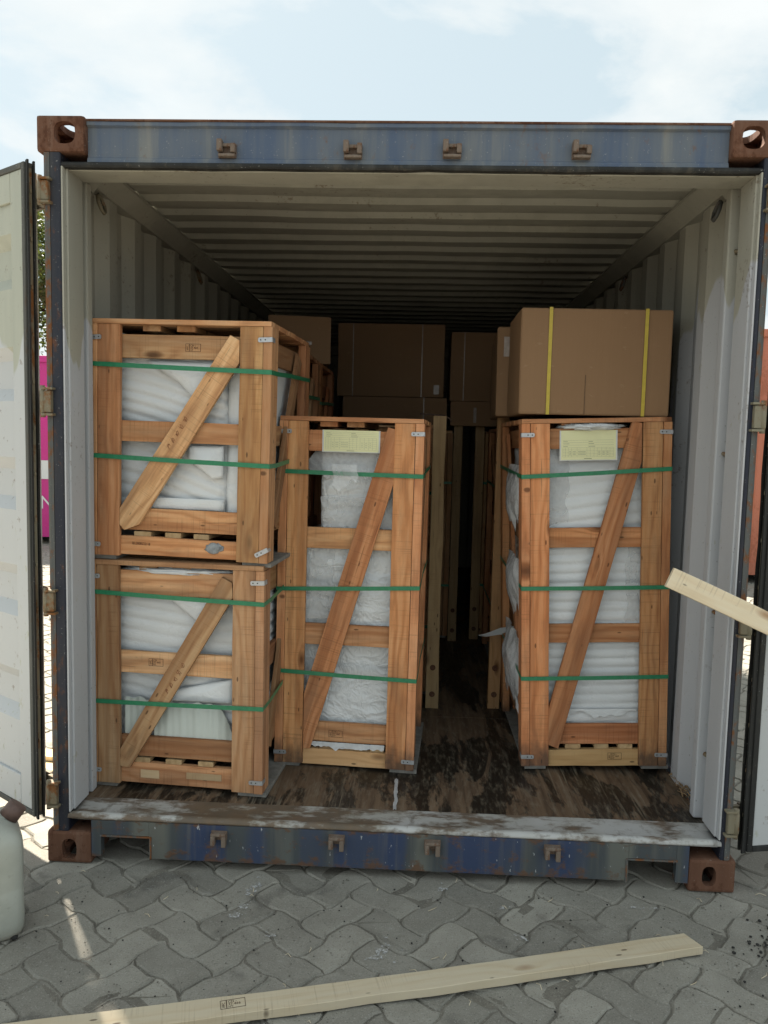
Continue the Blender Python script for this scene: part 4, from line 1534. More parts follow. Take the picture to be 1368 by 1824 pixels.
upc = make_crate('upper crate of the front left stack, with a putty blob on its base rail', (0.0505, 0.266, 1.0855), -R(4.37), R(0.75),
                 0.700, 0.635, 0.884,
                 [(0.098, 0.182), (0.434, 0.512), (0.744, 0.831)], (0.004, 0.073),
                 [(0.122, 0.118), (0.141, 0.098), (0.199, 0.122), (0.5765, 0.735), (0.5765, 0.815), (0.541, 0.833), (0.122, 0.180)],
                 [(0.718, 0.702), (0.377, 0.361)], CR, tint=(1.04, 0.93, 0.84), brace_tint=(1.02, 1.06, 1.02), post=(0.121, 0.033),
                 rail_tints=[(1.02, 0.92, 0.82), (1.0, 0.92, 0.84), (1.03, 1.06, 1.02)], foot=0.0165, slats=(0.205, 0.325, 0.435))
stamp(upc, 0.365, 0.0222, 0.772)
bm = bmesh.new()
add_text(bm, 'SEL2008S/22118', 0.0145, 0, 0, 0, 0, 0, 0.75)
link('ink_stamp', me_from_bm(bm), upc, M['ink'], front_mtx(0.165, 0.0175, 0.043, R(-1)))
bm = bmesh.new()
bmesh.ops.create_icosphere(bm, subdivisions=3, radius=1.0)
for v in bm.verts:
    k = 1 + 0.35 * noise.noise(v.co * 2.2) + 0.2 * noise.noise(v.co * 6)
    v.co = Vector((v.co.x * 0.034 * k, v.co.y * 0.006 * k, v.co.z * 0.020 * k))
link('putty_blob', me_from_bm(bm, True), upc, M['putty'], Matrix.Translation((0.49, 0.0165, 0.044)))
# carpenter's crayon marks on the two left braces
for par, cu, cw in ((upc, 0.345, 0.470), (low, 0.345, 0.430)):
    bm = bmesh.new()
    for q in range(5):
        pts = []
        for k in range(9):
            a = k * 0.9 + q
            pts.append((0.010 * math.cos(a) * random.uniform(0.4, 1) + (q - 2) * 0.030, 0.012 * math.sin(a * 1.4) * random.uniform(0.4, 1), 0))
        bm_tube(bm, pts, 0.0008, 4)
    link('crayon_mark', me_from_bm(bm), par, M['pencil'], front_mtx(cu, 0.0002, cw, R(58)))

mid = make_crate('tall crate in the middle of the front row, with a yellow packing sheet', (0.727, 0.523, FZ + 0.019), -R(3.4), R(0.3),
                 0.586, 0.60, 1.444,
                 [(0.092, 0.174), (0.505, 0.592), (0.908, 0.993), (1.306, 1.391)], (-0.008, 0.058),
                 [(0.120, 0.064), (0.150, 0.064), (0.480, 1.224), (0.4805, 1.398), (0.440, 1.408), (0.120, 0.300)],
                 [(1.221, 1.216), (0.737, 0.765), (0.394, 0.380)], CR, tint=(1.08, 0.90, 0.80), brace_tint=(1.08, 0.84, 0.72), post=(0.118, 0.034),
                 rail_tints=[(1.02, 0.95, 0.88), (1.06, 0.93, 0.84), (1.08, 1.02, 0.92), (0.98, 0.78, 0.68)], base_mat='fresh_cut', slats=(0.22, 0.33, 0.43))
stamp(mid, 0.225, 0.0222, 0.112)
right = make_crate('tall wooden crate at the right of the front row, under the big cardboard box', (1.766, 0.576, FZ + 0.020), R(0.6), -R(2.15),
                   0.604, 0.76, 1.452,
                   [(0.086, 0.171), (0.522, 0.600), (0.922, 1.004), (1.330, 1.412)], (-0.008, 0.064),
                   [(0.113, 0.090), (0.155, 0.072), (0.485, 1.275), (0.485, 1.430), (0.446, 1.438), (0.113, 0.238)],
                   [(1.218, 1.244), (0.757, 0.759), (0.377, 0.384)], CR, tint=(1.08, 0.88, 0.77), brace_tint=(1.06, 0.82, 0.70), post=(0.114, 0.034),
                   rail_tints=[(0.92, 0.66, 0.56), (1.0, 0.82, 0.7), (1.02, 0.82, 0.68), (0.98, 0.80, 0.68)], base_mat='fresh_cut', slats=(0.22, 0.34, 0.44))
stamp(right, 0.365, 0.0175, 0.020)
# a loose bracket strip hanging at the lower right of the upper left crate
br_ = [o for o in upc.children if o.name.startswith('corner_bracket')][-1]
br_.matrix_basis = front_mtx(0.700, -0.0085, 0.052, R(28))


def packing_sheet(parent, u, v, w_, Wd, Hh, band):
    """printed yellow sheet in a clear sleeve"""
    bm = bmesh.new()
    bm_box(bm, -0.006, Wd + 0.006, -0.003, Hh, 0, 0.0005, 1)
    bm_box(bm, 0, Wd, 0, Hh, 0.0006, 0.0011, 0)
    z0, z1 = 0.0012, 0.0014

    def ln(x0, x1, y0, y1):
        bm_box(bm, x0 * Wd, x1 * Wd, y0 * Hh, y1 * Hh, z0, z1, 2)
    top_ = 1 - band
    t_ = 0.005
    yy = [top_ - 0.03, top_ - 0.11, top_ - 0.20, top_ - 0.29]
    for y in yy:
        ln(0.03, 0.96, y * 0.96, y * 0.96 + t_)
    y0t = 0.10
    rows = 6
    yt = yy[-1] * 0.96
    for r in range(rows):
        y = y0t + (yt - y0t) * r / rows
        ln(0.03, 0.96, y, y + t_)
    for x in (0.03, 0.08, 0.13, 0.19, 0.29, 0.47, 0.53, 0.60, 0.66, 0.74, 0.82, 0.89, 0.96):
        ln(x, x + 0.0025, y0t, yt)
    for r in range(3):
        y = y0t + (yt - y0t) * (r + 1.4) / rows
        for x, wdt in ((0.15, 0.03), (0.21, 0.06), (0.31, 0.14), (0.68, 0.035), (0.755, 0.04), (0.835, 0.03)):
            ln(x, x + wdt, y, y + 0.012)
    for i, y in enumerate(yy[:3]):
        ln(0.04, 0.12 + 0.03 * (i % 2), y * 0.96 - 0.046, y * 0.96 - 0.032)
        ln(0.50, 0.58 + 0.02 * i, y * 0.96 - 0.050, y * 0.96 - 0.032)
    ln(0.42, 0.56, 0.03, 0.055)
    me = me_from_bm(bm)
    for x in ('sheet', 'sleeve', 'grey_ink'):
        me.materials.append(M[x])
    o = link('packing_sheet', me, parent, None, front_mtx(u, v, w_))
    return o


packing_sheet(mid, 0.178, 0.0200, 1.306, 0.224, 0.086, 0.03)
packing_sheet(right, 0.163, 0.0200, 1.284, 0.222, 0.120, 0.28)

# goods in the front crates
make_goods(low, 'ribbed white foam-wrapped goods inside the bottom left crate',
           [(0.062, 0.630, 0.076, 0.57, 0.104, 0.835, rib_fn(0.047, 0.017, 0.11, 1.5, 0.016), 0.012)])
make_goods(upc, 'folded white foam-wrapped goods inside the upper left crate',
           [(0.062, 0.515, 0.074, 0.57, 0.098, 0.815, rib_fn(0.046, 0.017, 0.24, 7.2, 0.018), 0.012),
            (0.517, 0.640, 0.060, 0.57, 0.098, 0.80, rib_fn(0.072, 0.006, 0.0, 3.2, 0.004), 0.012)])
make_goods(mid, 'film-covered white goods inside the middle front crate, narrower at the top',
           [(0.062, 0.524, 0.076, 0.53, 0.082, 0.52, rib_fn(0.12, 0.006, 0.5, 2.2, 0.016), 0.010),
            (0.062, 0.524, 0.066, 0.53, 0.523, 0.95, rib_fn(0.065, 0.009, 0.1, 9.1, 0.014), 0.012),
            (0.165, 0.524, 0.066, 0.53, 0.953, 1.352, rib_fn(0.062, 0.012, -0.05, 4.4, 0.010), 0.012)], mat='wrap')
make_goods(right, 'evenly ribbed white foam-wrapped goods inside the right front crate',
           [(0.062, 0.540, 0.062, 0.69, 0.086, 0.94, rib_fn(0.040, 0.014, -0.02, 12.5, 0.006), 0.011),
            (0.062, 0.540, 0.064, 0.69, 0.943, 1.37, rib_fn(0.050, 0.011, -0.12, 6.1, 0.011), 0.012)])
# cream foam sheet with scalloped top edge, standing in the lower crate
bm = bmesh.new()
n = 40
for (ua, ub, zt, v0) in ((0.125, 0.225, 0.330, 0.0455), (0.245, 0.560, 0.322, 0.0445)):
    A, B = [], []
    for i in range(n + 1):
        u = ua + (ub - ua) * i / n
        z = zt + 0.004 * math.sin(u * 110) + 0.003 * math.sin(u * 47)
        if u > ub - 0.06 and ub > 0.5:
            z -= 0.11 * ((u - (ub - 0.06)) / 0.06) ** 1.3
        vv = v0 - 0.004 * math.sin(u * 110) ** 2
        A.append([bm.verts.new((u, vv, 0.105)), bm.verts.new((u, vv, z))])
        B.append([bm.verts.new((u, vv + 0.004, 0.105)), bm.verts.new((u, vv + 0.004, z))])
    for i in range(n):
        bm.faces.new((A[i][0], A[i + 1][0], A[i + 1][1], A[i][1])).smooth = True
        bm.faces.new((B[i][0], B[i][1], B[i + 1][1], B[i + 1][0])).smooth = True
        bm.faces.new((A[i][1], A[i + 1][1], B[i + 1][1], B[i][1]))
o = link('foam_sheet', me_from_bm(bm), None, M['foam_cream'], world_mtx(low))
tag(o, 'cream foam sheet with a wavy top edge at the foot of the bottom left crate', 'foam sheet')

film_blob(low, 'white foam sheet squeezed out under the lid of the bottom left crate', (0.34, 0.075, 0.838), (0.19, 0.05, 0.014), 3.3)
film_blob(right, 'crumpled film bulging over the yellow sheet of the right front crate', (0.285, 0.045, 1.418), (0.105, 0.045, 0.013), 8.1)
film_sheet(mid, 'crumpled clear film hanging below the yellow sheet of the middle crate', 0.125, 0.43, 1.215, 1.325, 0.060, 1.7, 0.020, 40, 26, 0.03)
film_sheet(mid, 'tuft of clear film pulled out over the top green strap of the middle crate', 0.225, 0.325, 1.165, 1.255, -0.012, 4.9, 0.014, 20, 20, 0.03, 0.012)
film_sheet(mid, 'loose film hanging in the left half of the middle crate, below its second rail', 0.125, 0.225, 0.60, 0.905, 0.056, 8.4, 0.013, 20, 50, 0.02)
film_sheet(mid, 'glossy film wrinkled round the upper goods of the middle crate', 0.175, 0.475, 0.99, 1.12, 0.058, 6.2, 0.014, 40, 20, 0.02)
film_sheet(mid, 'torn white film poking out above the base rail of the middle crate', 0.135, 0.46, 0.070, 0.094, 0.0155, 2.9, 0.006, 70, 8, 0.012, mat='milky', rf=21)
film_sheet(right, 'clear film sagging at the left of the top opening in the right front crate', 0.115, 0.20, 1.02, 1.335, 0.056, 3.9, 0.006, 16, 40, 0.02)
film_sheet(right, 'band of clear film running down the right edge of the right front crate', 0.44, 0.49, 0.60, 0.92, 0.050, 9.9, 0.006, 12, 40, 0.02)
film_sheet(right, 'crumpled white edge along the bottom of the goods in the right crate', 0.20, 0.485, 0.208, 0.232, 0.044, 13.2, 0.010, 40, 6, 0.02, mat='foam')
# folds over the ribs in the upper left crate
def fold_sheet(crate, label, pts, v, th=0.004, seed=0, bulge=0.02):
    """sheet of foam hanging as a fold: outline pts (u,w) fanned round its centre with a bulge"""
    bm = bmesh.new()
    cx_ = sum(p[0] for p in pts) / len(pts); cz_ = sum(p[1] for p in pts) / len(pts)
    # densify outline
    out = []
    for i in range(len(pts)):
        a, b_ = Vector(pts[i]), Vector(pts[(i + 1) % len(pts)])
        k = max(2, int((b_ - a).length / 0.018))
        out += [a + (b_ - a) * j / k for j in range(k)]
    rings = []
    for r in range(6):
        f = 1 - r / 5.5
        ring = []
        for p in out:
            u = cx_ + (p.x - cx_) * f; z = cz_ + (p.y - cz_) * f
            d = bulge * (1 - f) ** 0.6 * 0.7 + 0.006 * noise.noise(Vector((u * 12, z * 12, seed)))
            ring.append(bm.verts.new((u, v - d, z)))
        rings.append(ring)
    n = len(out)
    for r in range(5):
        for i in range(n):
            bm.faces.new((rings[r][i], rings[r][(i + 1) % n], rings[r + 1][(i + 1) % n], rings[r + 1][i])).smooth = True
    bm.faces.new(rings[-1])
    bk = [bm.verts.new((p.x, v + th, p.y)) for p in out]
    for i in range(n):
        bm.faces.new((rings[0][i], bk[i], bk[(i + 1) % n], rings[0][(i + 1) % n]))
    bm.faces.new(bk)
    o = link('foam_sheet', me_from_bm(bm), None, M['foam'], world_mtx(crate))
    return tag(o, label, 'foam sheet')


fold_sheet(upc, 'triangular fold of white foam below the top rail of the upper left crate', [(0.20, 0.738), (0.535, 0.738), (0.44, 0.645), (0.41, 0.575), (0.33, 0.66)], 0.046, seed=1.1, bulge=0.020)
fold_sheet(upc, 'white foam flap right of the brace, below the middle rail of the upper left crate', [(0.37, 0.425), (0.51, 0.428), (0.51, 0.31), (0.47, 0.30), (0.37, 0.375)], 0.046, seed=4.1, bulge=0.014)
fold_sheet(upc, 'flat cream foam sheet at the bottom of the upper left crate', [(0.20, 0.225), (0.515, 0.225), (0.515, 0.182), (0.19, 0.182)], 0.046, seed=7.7, bulge=0.006)
fold_sheet(low, 'smooth white foam fold right of the brace in the bottom left crate', [(0.30, 0.735), (0.53, 0.735), (0.44, 0.62)], 0.047, seed=2.3, bulge=0.012)
fold_sheet(low, 'bulging white foam roll above the lower strap of the bottom left crate', [(0.30, 0.365), (0.565, 0.43), (0.565, 0.33), (0.30, 0.325)], 0.046, seed=5.3, bulge=0.020)

# film puffing out of the left side of the right front crate (seen from the aisle)
side_m = world_mtx(right) @ Matrix.Rotation(R(-90), 4, 'Z')
film_sheet(right, 'topmost of three film bulges on the aisle side of the right front crate', -0.50, -0.095, 1.02, 1.26, 0.020, 21.0, 0.018, 34, 30, 0.05, mat='milky', mtx=side_m, curl=0.040)
film_sheet(right, 'middle film bulge on the aisle side of the right front crate, at strap height', -0.46, -0.095, 0.64, 0.86, 0.020, 23.5, 0.020, 34, 30, 0.05, mat='milky', mtx=side_m, curl=0.036)
film_sheet(right, 'lowest film bulge on the aisle side of the right front crate', -0.56, -0.10, 0.20, 0.52, 0.020, 27.2, 0.022, 34, 30, 0.05, mat='milky', mtx=side_m, curl=0.040)
bm = bmesh.new()
fl = [(1.80, 1.25, 0.60), (1.73, 1.24, 0.60), (1.66, 1.22, 0.585), (1.62, 1.20, 0.588)]
prev = None
for i, p in enumerate(fl):
    hh = 0.05 * (1 - i / 3.2) + 0.002
    c_ = [bm.verts.new((p[0], p[1], p[2] + hh * 0.6)), bm.verts.new((p[0], p[1] + 0.012, p[2] - hh * 0.4))]
    if prev:
        bm.faces.new((prev[0], prev[1], c_[1], c_[0]))
    prev = c_
bmesh.ops.subdivide_edges(bm, edges=list(bm.edges), cuts=2)
bmesh.ops.solidify(bm, geom=list(bm.faces), thickness=0.001)
o = link('plastic_film', me_from_bm(bm), None, M['foam'])
tag(o, 'pointed flap of film sticking out into the dark aisle', 'plastic film')

# crates further back ------------------------------------------------
def rear_crate(label, glabel, loc, W_, D_, H_, tint, rot=0.0, straps=2, wood='wood'):
    n = 3 if H_ < 1.1 else 4
    rl = [(0.10, 0.18)] + [(0.10 + (H_ - 0.27) * k / (n - 1), 0.18 + (H_ - 0.27) * k / (n - 1)) for k in range(1, n)]
    st = [(H_ * (0.25 + 0.5 * k / max(1, straps - 1)), H_ * (0.25 + 0.5 * k / max(1, straps - 1))) for k in range(straps)]
    t = make_crate(label, loc, rot, 0.0, W_, D_, H_, rl, (0.0, 0.075),
                   [(0.12, 0.09), (0.17, 0.08), (W_ - 0.123, H_ - 0.19), (W_ - 0.123, H_ - 0.06), (W_ - 0.16, H_ - 0.05), (0.12, 0.20)], st, CR, tint=tint, brackets=False, detail=False, wood=wood)
    make_goods(t, glabel, [(0.062, W_ - 0.062, 0.065, D_ - 0.065, 0.10, H_ - 0.06, rib_fn(0.05, 0.010, 0.08, loc[0] * 7 + loc[1] * 3, 0.010), 0.03)])
    return t


DK = (0.95, 0.86, 0.8)
for k, (y, up_lab, lo_lab) in enumerate(((0.930, 'upper crate second from the front on the left, edge on behind the front stack', 'bottom crate second from the front on the left, hidden behind the front stack'),
                                         (1.615, 'upper crate third from the front in the left stack row, with a reddish edge post', 'bottom crate third from the front in the left row, deep in shadow'))):
    rear_crate(lo_lab, 'white goods in the %s crate of the bottom left row' % ('second' if k == 0 else 'third'), (0.075, y, FZ + 0.019), 0.685, 0.655, 0.872, DK)
    rear_crate(up_lab, 'white goods showing through the side of the %s crate in the upper left row' % ('second' if k == 0 else 'third'), (0.075, y, FZ + 0.019 + 0.872 + 0.019), 0.685, 0.655, 0.872, DK if k == 0 else (1.05, 0.8, 0.7))
rear_crate('tall crate behind the middle front crate, with a pale bolted post at the aisle', 'wrapped goods in the second crate of the middle row', (0.79, 1.53, FZ + 0.019), 0.60, 1.05, 1.44, (0.9, 0.85, 0.8))
rear_crate('tall crate behind the right front crate, its post standing at the aisle', 'wrapped goods in the second crate of the right row', (1.762, 1.40, FZ + 0.019), 0.60, 1.28, 1.44, (0.95, 0.82, 0.72))
rear_crate('tall crate third in the middle row, almost lost in the dark', 'wrapped goods in the third crate of the middle row', (0.93, 2.79, FZ + 0.019), 0.60, 1.0, 1.43, (0.9, 0.9, 0.85))
rear_crate('tall crate third in the right row, almost lost in the dark', 'wrapped goods in the third crate of the right row', (1.755, 2.85, FZ + 0.019), 0.60, 1.0, 1.43, (0.9, 0.9, 0.85))


# standing brace posts between the rows, each with two bolts at its foot
def aisle_post(label, x0, x1, y, z0, z1, tint, lean=0.0):
    t = thing('timber_post', label, 'post', ((x0 + x1) / 2, y, z0), 0, lean, 'timber posts standing along the aisle')
    board('board', t, M['pale_wood'], (-(x1 - x0) / 2, (x1 - x0) / 2), (0, 0.045), (0, z1 - z0), 'w', tint, 14, wane=0.006)
    for zb in (0.075, 0.215):
        bm = bmesh.new()
        vs = []
        bm_tube(bm, [(0, 0.0004, zb), (0, -0.004, zb)], 0.015, 10)
        bm_tube(bm, [(0, -0.004, zb), (0, -0.012, zb)], 0.008, 6)
        link('bolt', me_from_bm(bm), t, M['rust'])
    return t


aisle_post('pale timber post left of the aisle, right beside the middle front crate', 1.368, 1.432, 1.315, FZ, 1.670, (1.35, 1.35, 1.28))
aisle_post('brownish timber post right of the aisle, beside the right front crate', 1.690, 1.752, 1.345, FZ, 1.678, (1.15, 0.95, 0.80))
aisle_post('shadowed timber post left of the aisle, further back', 1.532, 1.590, 2.72, FZ, 1.664, (1.1, 1.1, 1.05))
aisle_post('shadowed timber post right of the aisle, further back', 1.684, 1.746, 2.79, FZ, 1.669, (1.1, 1.05, 0.95))
for (lab, pts) in (('bent wire lying over the top of the pale post by the middle crate', [(1.30, 1.30, 1.680), (1.36, 1.31, 1.676), (1.42, 1.325, 1.674), (1.452, 1.31, 1.655), (1.455, 1.31, 1.640)]),
                   ('bent wire over the top of the further left aisle post', [(1.50, 2.71, 1.668), (1.57, 2.73, 1.668), (1.61, 2.72, 1.655)])):
    bm = bmesh.new()
    bm_tube(bm, pts, 0.0045, 6)
    tag(link('wire', me_from_bm(bm), None, M['wire']), lab, 'wire')


# ================================================================== cardboard boxes
def carton(label, loc, rot, W_, D_, H_, straps=(), tape=(), crease=None, smat='tape', group='cardboard boxes on the crates'):
    t = thing('cardboard_box', label, 'box', loc, rot, 0.0, group)
    bm = bmesh.new()
    nx_, nz_ = 14, 10
    # slightly bulged body
    bm_box(bm, 0, W_, 0, D_, 0, H_)
    bmesh.ops.subdivide_edges(bm, edges=list(bm.edges), cuts=9, use_grid_fill=True)
    for v in bm.verts:
        n_ = noise.noise(Vector((v.co.x * 3 + loc[0], v.co.z * 4, v.co.y * 3 + loc[1])))
        if v.co.y < 1e-5:
            v.co.y -= 0.004 * n_ * 1.0 * min(1, min(v.co.x, W_ - v.co.x, v.co.z, H_ - v.co.z) * 12)
        if v.co.x < 1e-5:
            v.co.x -= 0.004 * n_
    es = [e for e in bm.edges if len(e.link_faces) == 2 and e.calc_face_angle(0) > 1.0]
    bmesh.ops.bevel(bm, geom=es, offset=0.004, segments=2, affect='EDGES')
    me = me_from_bm(bm)
    link('carton', me, t, M['card'])
    # flap seams along the top and a crease on the front
    if crease:
        box('crease', t, M['dark'], crease, crease + 0.0012, -0.0052, -0.0045, 0.004, H_ * 0.38)
    for (u, wd) in straps:
        bm = bmesh.new()
        e = 0.0065
        for (y0, y1, z0, z1) in ((-e, -e + 0.001, -0.001, H_ + 0.003), (D_ + 0.004, D_ + 0.005, -0.001, H_ + 0.003), (-e + 0.001, D_ + 0.004, H_ + 0.002, H_ + 0.003)):
            bm_box(bm, u, u + wd, y0, y1, z0, z1)
        link('strap', me_from_bm(bm), t, M[smat])
    for (x0, x1, z0, z1) in tape:
        box('tape', t, M['tape'], x0, x1, -0.0058, -0.0048, z0, z1)
    return t


carton('large cardboard box with two yellow straps on top of the right front crate', (1.700, 0.590, 1.664), R(0.6), 0.603, 0.40, 0.424,
       straps=((0.108, 0.014), (0.490, 0.014)), crease=0.262, smat='yellow_strap')
carton('cardboard box with a strip of pale tape, behind the large strapped box', (1.648, 1.035, 1.668), R(-3), 0.62, 0.72, 0.405, tape=((0.028, 0.058, 0.27, 0.36),))
carton('biggest dark cardboard box in the middle of the back, under the roof', (0.745, 2.62, 1.832), 0, 0.705, 0.50, 0.474, straps=((0.10, 0.006), (0.555, 0.006)), tape=((0.64, 0.675, 0.02, 0.08),))
carton('flat dark cardboard box under the biggest box at the back', (0.785, 2.62, 1.652), 0, 0.69, 0.50, 0.176, straps=((0.535, 0.006),))
carton('narrow dark cardboard box upper right at the back, next to the biggest box', (1.495, 2.66, 1.815), 0, 0.36, 0.50, 0.45, straps=((0.085, 0.006),))
carton('small dark cardboard box lower right at the back', (1.505, 2.66, 1.652), 0, 0.42, 0.50, 0.160, tape=((0.15, 0.17, 0.02, 0.12),))
carton('dark cardboard box turned askew on top of the left stacks', (0.455, 1.70, 1.957), R(10), 0.345, 0.34, 0.255, tape=((0.205, 0.24, 0.10, 0.118),))
carton('dark cardboard box against the right wall at the back', (1.93, 2.64, 1.652), 0, 0.42, 0.55, 0.58)

# ================================================================== timber on the ground, planks
def plank(label, p0, p1, width, th, mat, bow=0.0, up_hint=(0, 0, 1), wave=0.003, name='timber_plank', tint=(1, 1, 1), roll=0.0, endcut=0.0):
    p0, p1 = Vector(p0), Vector(p1)
    d = (p1 - p0); L = d.length; d.normalize()
    z = Vector(up_hint) - d * Vector(up_hint).dot(d); z.normalize()
    y = z.cross(d)
    mt = Matrix.Identity(4)
    for i in range(3):
        mt[i][0], mt[i][1], mt[i][2] = d[i], y[i], z[i]
    mt.translation = (p0 + p1) / 2
    mt = mt @ Matrix.Rotation(roll, 4, 'X')
    bm = bmesh.new()
    n = 40
    rs = random.random() * 50
    rings = []
    for i in range(n + 1):
        a = i / n
        x = -L / 2 + L * a
        b_ = bow * (1 - (2 * a - 1) ** 2)
        e0 = wave * noise.noise(Vector((x * 6, rs, 0))); e1 = wave * 0.6 * noise.noise(Vector((x * 6, rs + 7, 0)))
        t0 = wave * 0.7 * noise.noise(Vector((x * 9, rs + 3, 0)))
        y0, y1 = -width / 2 + e0 + b_, width / 2 + e1 + b_
        c = 0.0015
        pr = [(y0 + c, -th / 2 + t0), (y1 - c, -th / 2), (y1, -th / 2 + c), (y1, th / 2 - c), (y1 - c, th / 2), (y0 + c, th / 2), (y0, th / 2 - c), (y0, -th / 2 + c + t0)]
        ring = []
        for (yy, zz) in pr:
            xx = x
            if endcut and i == n:
                xx = x + endcut * (yy / width)
            ring.append(bm.verts.new((xx, yy, zz)))
        rings.append(ring)
    for i in range(n):
        for k in range(8):
            bm.faces.new((rings[i][k], rings[i][(k + 1) % 8], rings[i + 1][(k + 1) % 8], rings[i + 1][k]))
    bm.faces.new(rings[0][::-1]); bm.faces.new(rings[-1])
    o = link(name, me_from_bm(bm), None, M[mat], mt)
    o.color = (*tint, 1)
    return tag(o, label, 'plank')


fgp = plank('long pale pine plank lying on the paving in front of the container', (-0.02, -0.925, 0.018), (2.185, -0.322, 0.018), 0.074, 0.026, 'new_pine', bow=-0.018, wave=0.006, endcut=-0.02)
stamp(fgp, 0, 0, 0, 1.15, mtx=Matrix.Translation((-0.286, -0.030, 0.0131)) @ Matrix.Rotation(R(2), 4, 'Z'), code='37 466')
plank('fresh pine plank leaning in from the right, its end in front of the container doorway', (4.60, -0.42, 0.03), (2.117, -0.115, 1.126), 0.066, 0.022, 'new_pine', up_hint=(0, -1, 0.1), wave=0.003)
plank('upper of two yellowish planks on the sunlit paving behind the left door', (-1.25, 0.92, 0.036), (-0.25, 0.84, 0.036), 0.09, 0.02, 'new_pine', tint=(1, 0.95, 0.8))
plank('lower of two yellowish planks on the sunlit paving behind the left door', (-1.30, 0.82, 0.012), (-0.28, 0.76, 0.012), 0.10, 0.022, 'new_pine', tint=(1, 0.92, 0.75))

# ================================================================== jerrycan
can = thing('jerrycan', 'pale translucent plastic jerrycan with a brown spout cap, standing at the left edge', 'jerrycan', (-0.052, -0.418, 0.0), R(34))
bm = bmesh.new()
prof = [(0.0, 0.88), (0.008, 0.955), (0.022, 0.99), (0.05, 1.0), (0.15, 0.992), (0.155, 0.985), (0.16, 0.992), (0.27, 1.0), (0.30, 0.985), (0.325, 0.90), (0.345, 0.74), (0.355, 0.55), (0.358, 0.2)]
hx, hy = 0.155, 0.115
rings = []
for (z, k) in prof:
    ring = []
    for i in range(48):
        a = 2 * math.pi * i / 48
        c_, s_ = math.cos(a), math.sin(a)
        e = 0.30
        ring.append(bm.verts.new((hx * k * abs(c_) ** e * (1 if c_ > 0 else -1), hy * k * abs(s_) ** e * (1 if s_ > 0 else -1), z + 0.001)))
    rings.append(ring)
for j in range(len(rings) - 1):
    for i in range(48):
        bm.faces.new((rings[j][i], rings[j][(i + 1) % 48], rings[j + 1][(i + 1) % 48], rings[j + 1][i])).smooth = True
bm.faces.new(rings[0][::-1]); bm.faces.new(rings[-1])
link('can_body', me_from_bm(bm), can, M['can'])
bm = bmesh.new()
bm_tube(bm, [(0.085, 0, 0.335), (0.060, 0, 0.385), (0.0, 0, 0.400), (-0.075, 0, 0.395), (-0.105, 0, 0.335)], [0.018, 0.016, 0.015, 0.016, 0.018], 12)
link('handle', me_from_bm(bm, False), can, M['can'])
bm = bmesh.new()
bm_tube(bm, [(0.100, 0, 0.320), (0.128, 0, 0.352)], 0.026, 16)
link('neck', me_from_bm(bm), can, M['can'])
bm = bmesh.new()
bm_tube(bm, [(0.120, 0, 0.343), (0.150, 0, 0.378)], [0.031, 0.029], 18)
for k in range(18):
    a = 2 * math.pi * k / 18
link('cap', me_from_bm(bm), can, M['cap'])


# ================================================================== far containers and trees
def far_container(label, x0, x1, y0, y1, H_, mat, smooth, letters=None):
    t = thing('shipping_container', label, 'container', (x0, y0, 0))
    L, D_ = x1 - x0, y1 - y0
    for (xa, xb) in ((0, 0.16), (L - 0.16, L)):
        for (za, zb) in ((0, 0.118), (H_ - 0.118, H_)):
            for (ya, yb) in ((0, 0.16), (D_ - 0.16, D_)):
                box('corner_casting', t, M[mat], xa, xb, ya, yb, za, zb, 0.008)
    for xa in (0.01, L - 0.11):
        for ya in (0.006, D_ - 0.106):
            box('corner_post', t, M[mat], xa, xa + 0.10, ya, ya + 0.10, 0.118, H_ - 0.118)
    for ya in (0.004, D_ - 0.064):
        box('bottom_rail', t, M[mat], 0.16, L - 0.16, ya, ya + 0.06, 0.10, 0.24)
        box('top_rail', t, M[mat], 0.16, L - 0.16, ya, ya + 0.06, H_ - 0.10, H_ - 0.015, 0.006)
    for (ya, sg) in ((0.03, 1), (D_ - 0.03, -1)):
        bm = bmesh.new()
        x = 0.11
        pr = []
        dpt = 0.006 if smooth else 0.036
        while x < L - 0.28:
            pr += [(x, ya), (x + 0.07, ya), (x + 0.138, ya + dpt * sg), (x + 0.21, ya + dpt * sg)]
            x += 0.28
        pr += [(L - 0.11, ya)]
        a = [[bm.verts.new((p[0], p[1], 0.24)), bm.verts.new((p[0], p[1], H_ - 0.10))] for p in pr]
        b_ = [[bm.verts.new((p[0], p[1] + 0.003 * sg, 0.24)), bm.verts.new((p[0], p[1] + 0.003 * sg, H_ - 0.10))] for p in pr]
        for i in range(len(pr) - 1):
            bm.faces.new((a[i][0], a[i + 1][0], a[i + 1][1], a[i][1]))
            bm.faces.new((b_[i][0], b_[i][1], b_[i + 1][1], b_[i + 1][0]))
        link('side_wall', me_from_bm(bm), t, M[mat])
    for xa in (0.012, L - 0.05):
        box('end_wall', t, M[mat], xa, xa + 0.038, 0.107, D_ - 0.107, 0.12, H_ - 0.1)
    box('roof', t, M[mat], 0.02, L - 0.02, 0.07, D_ - 0.07, H_ - 0.04, H_ - 0.02)
    box('underside', t, M['dark'], 0.06, L - 0.06, 0.07, D_ - 0.07, 0.15, 0.2)
    for (u, w_, s, size) in (letters or []):
        if s == '#':
            box('marking', t, M['white_paint'], u[0], u[1], 0.0225, 0.0285, w_[0], w_[1])
        else:
            bm = bmesh.new()
            add_text(bm, s, size, 0, 0, 0)
            link('marking', me_from_bm(bm), t, M['white_paint'], front_mtx(u, 0.0285, w_))
    return t


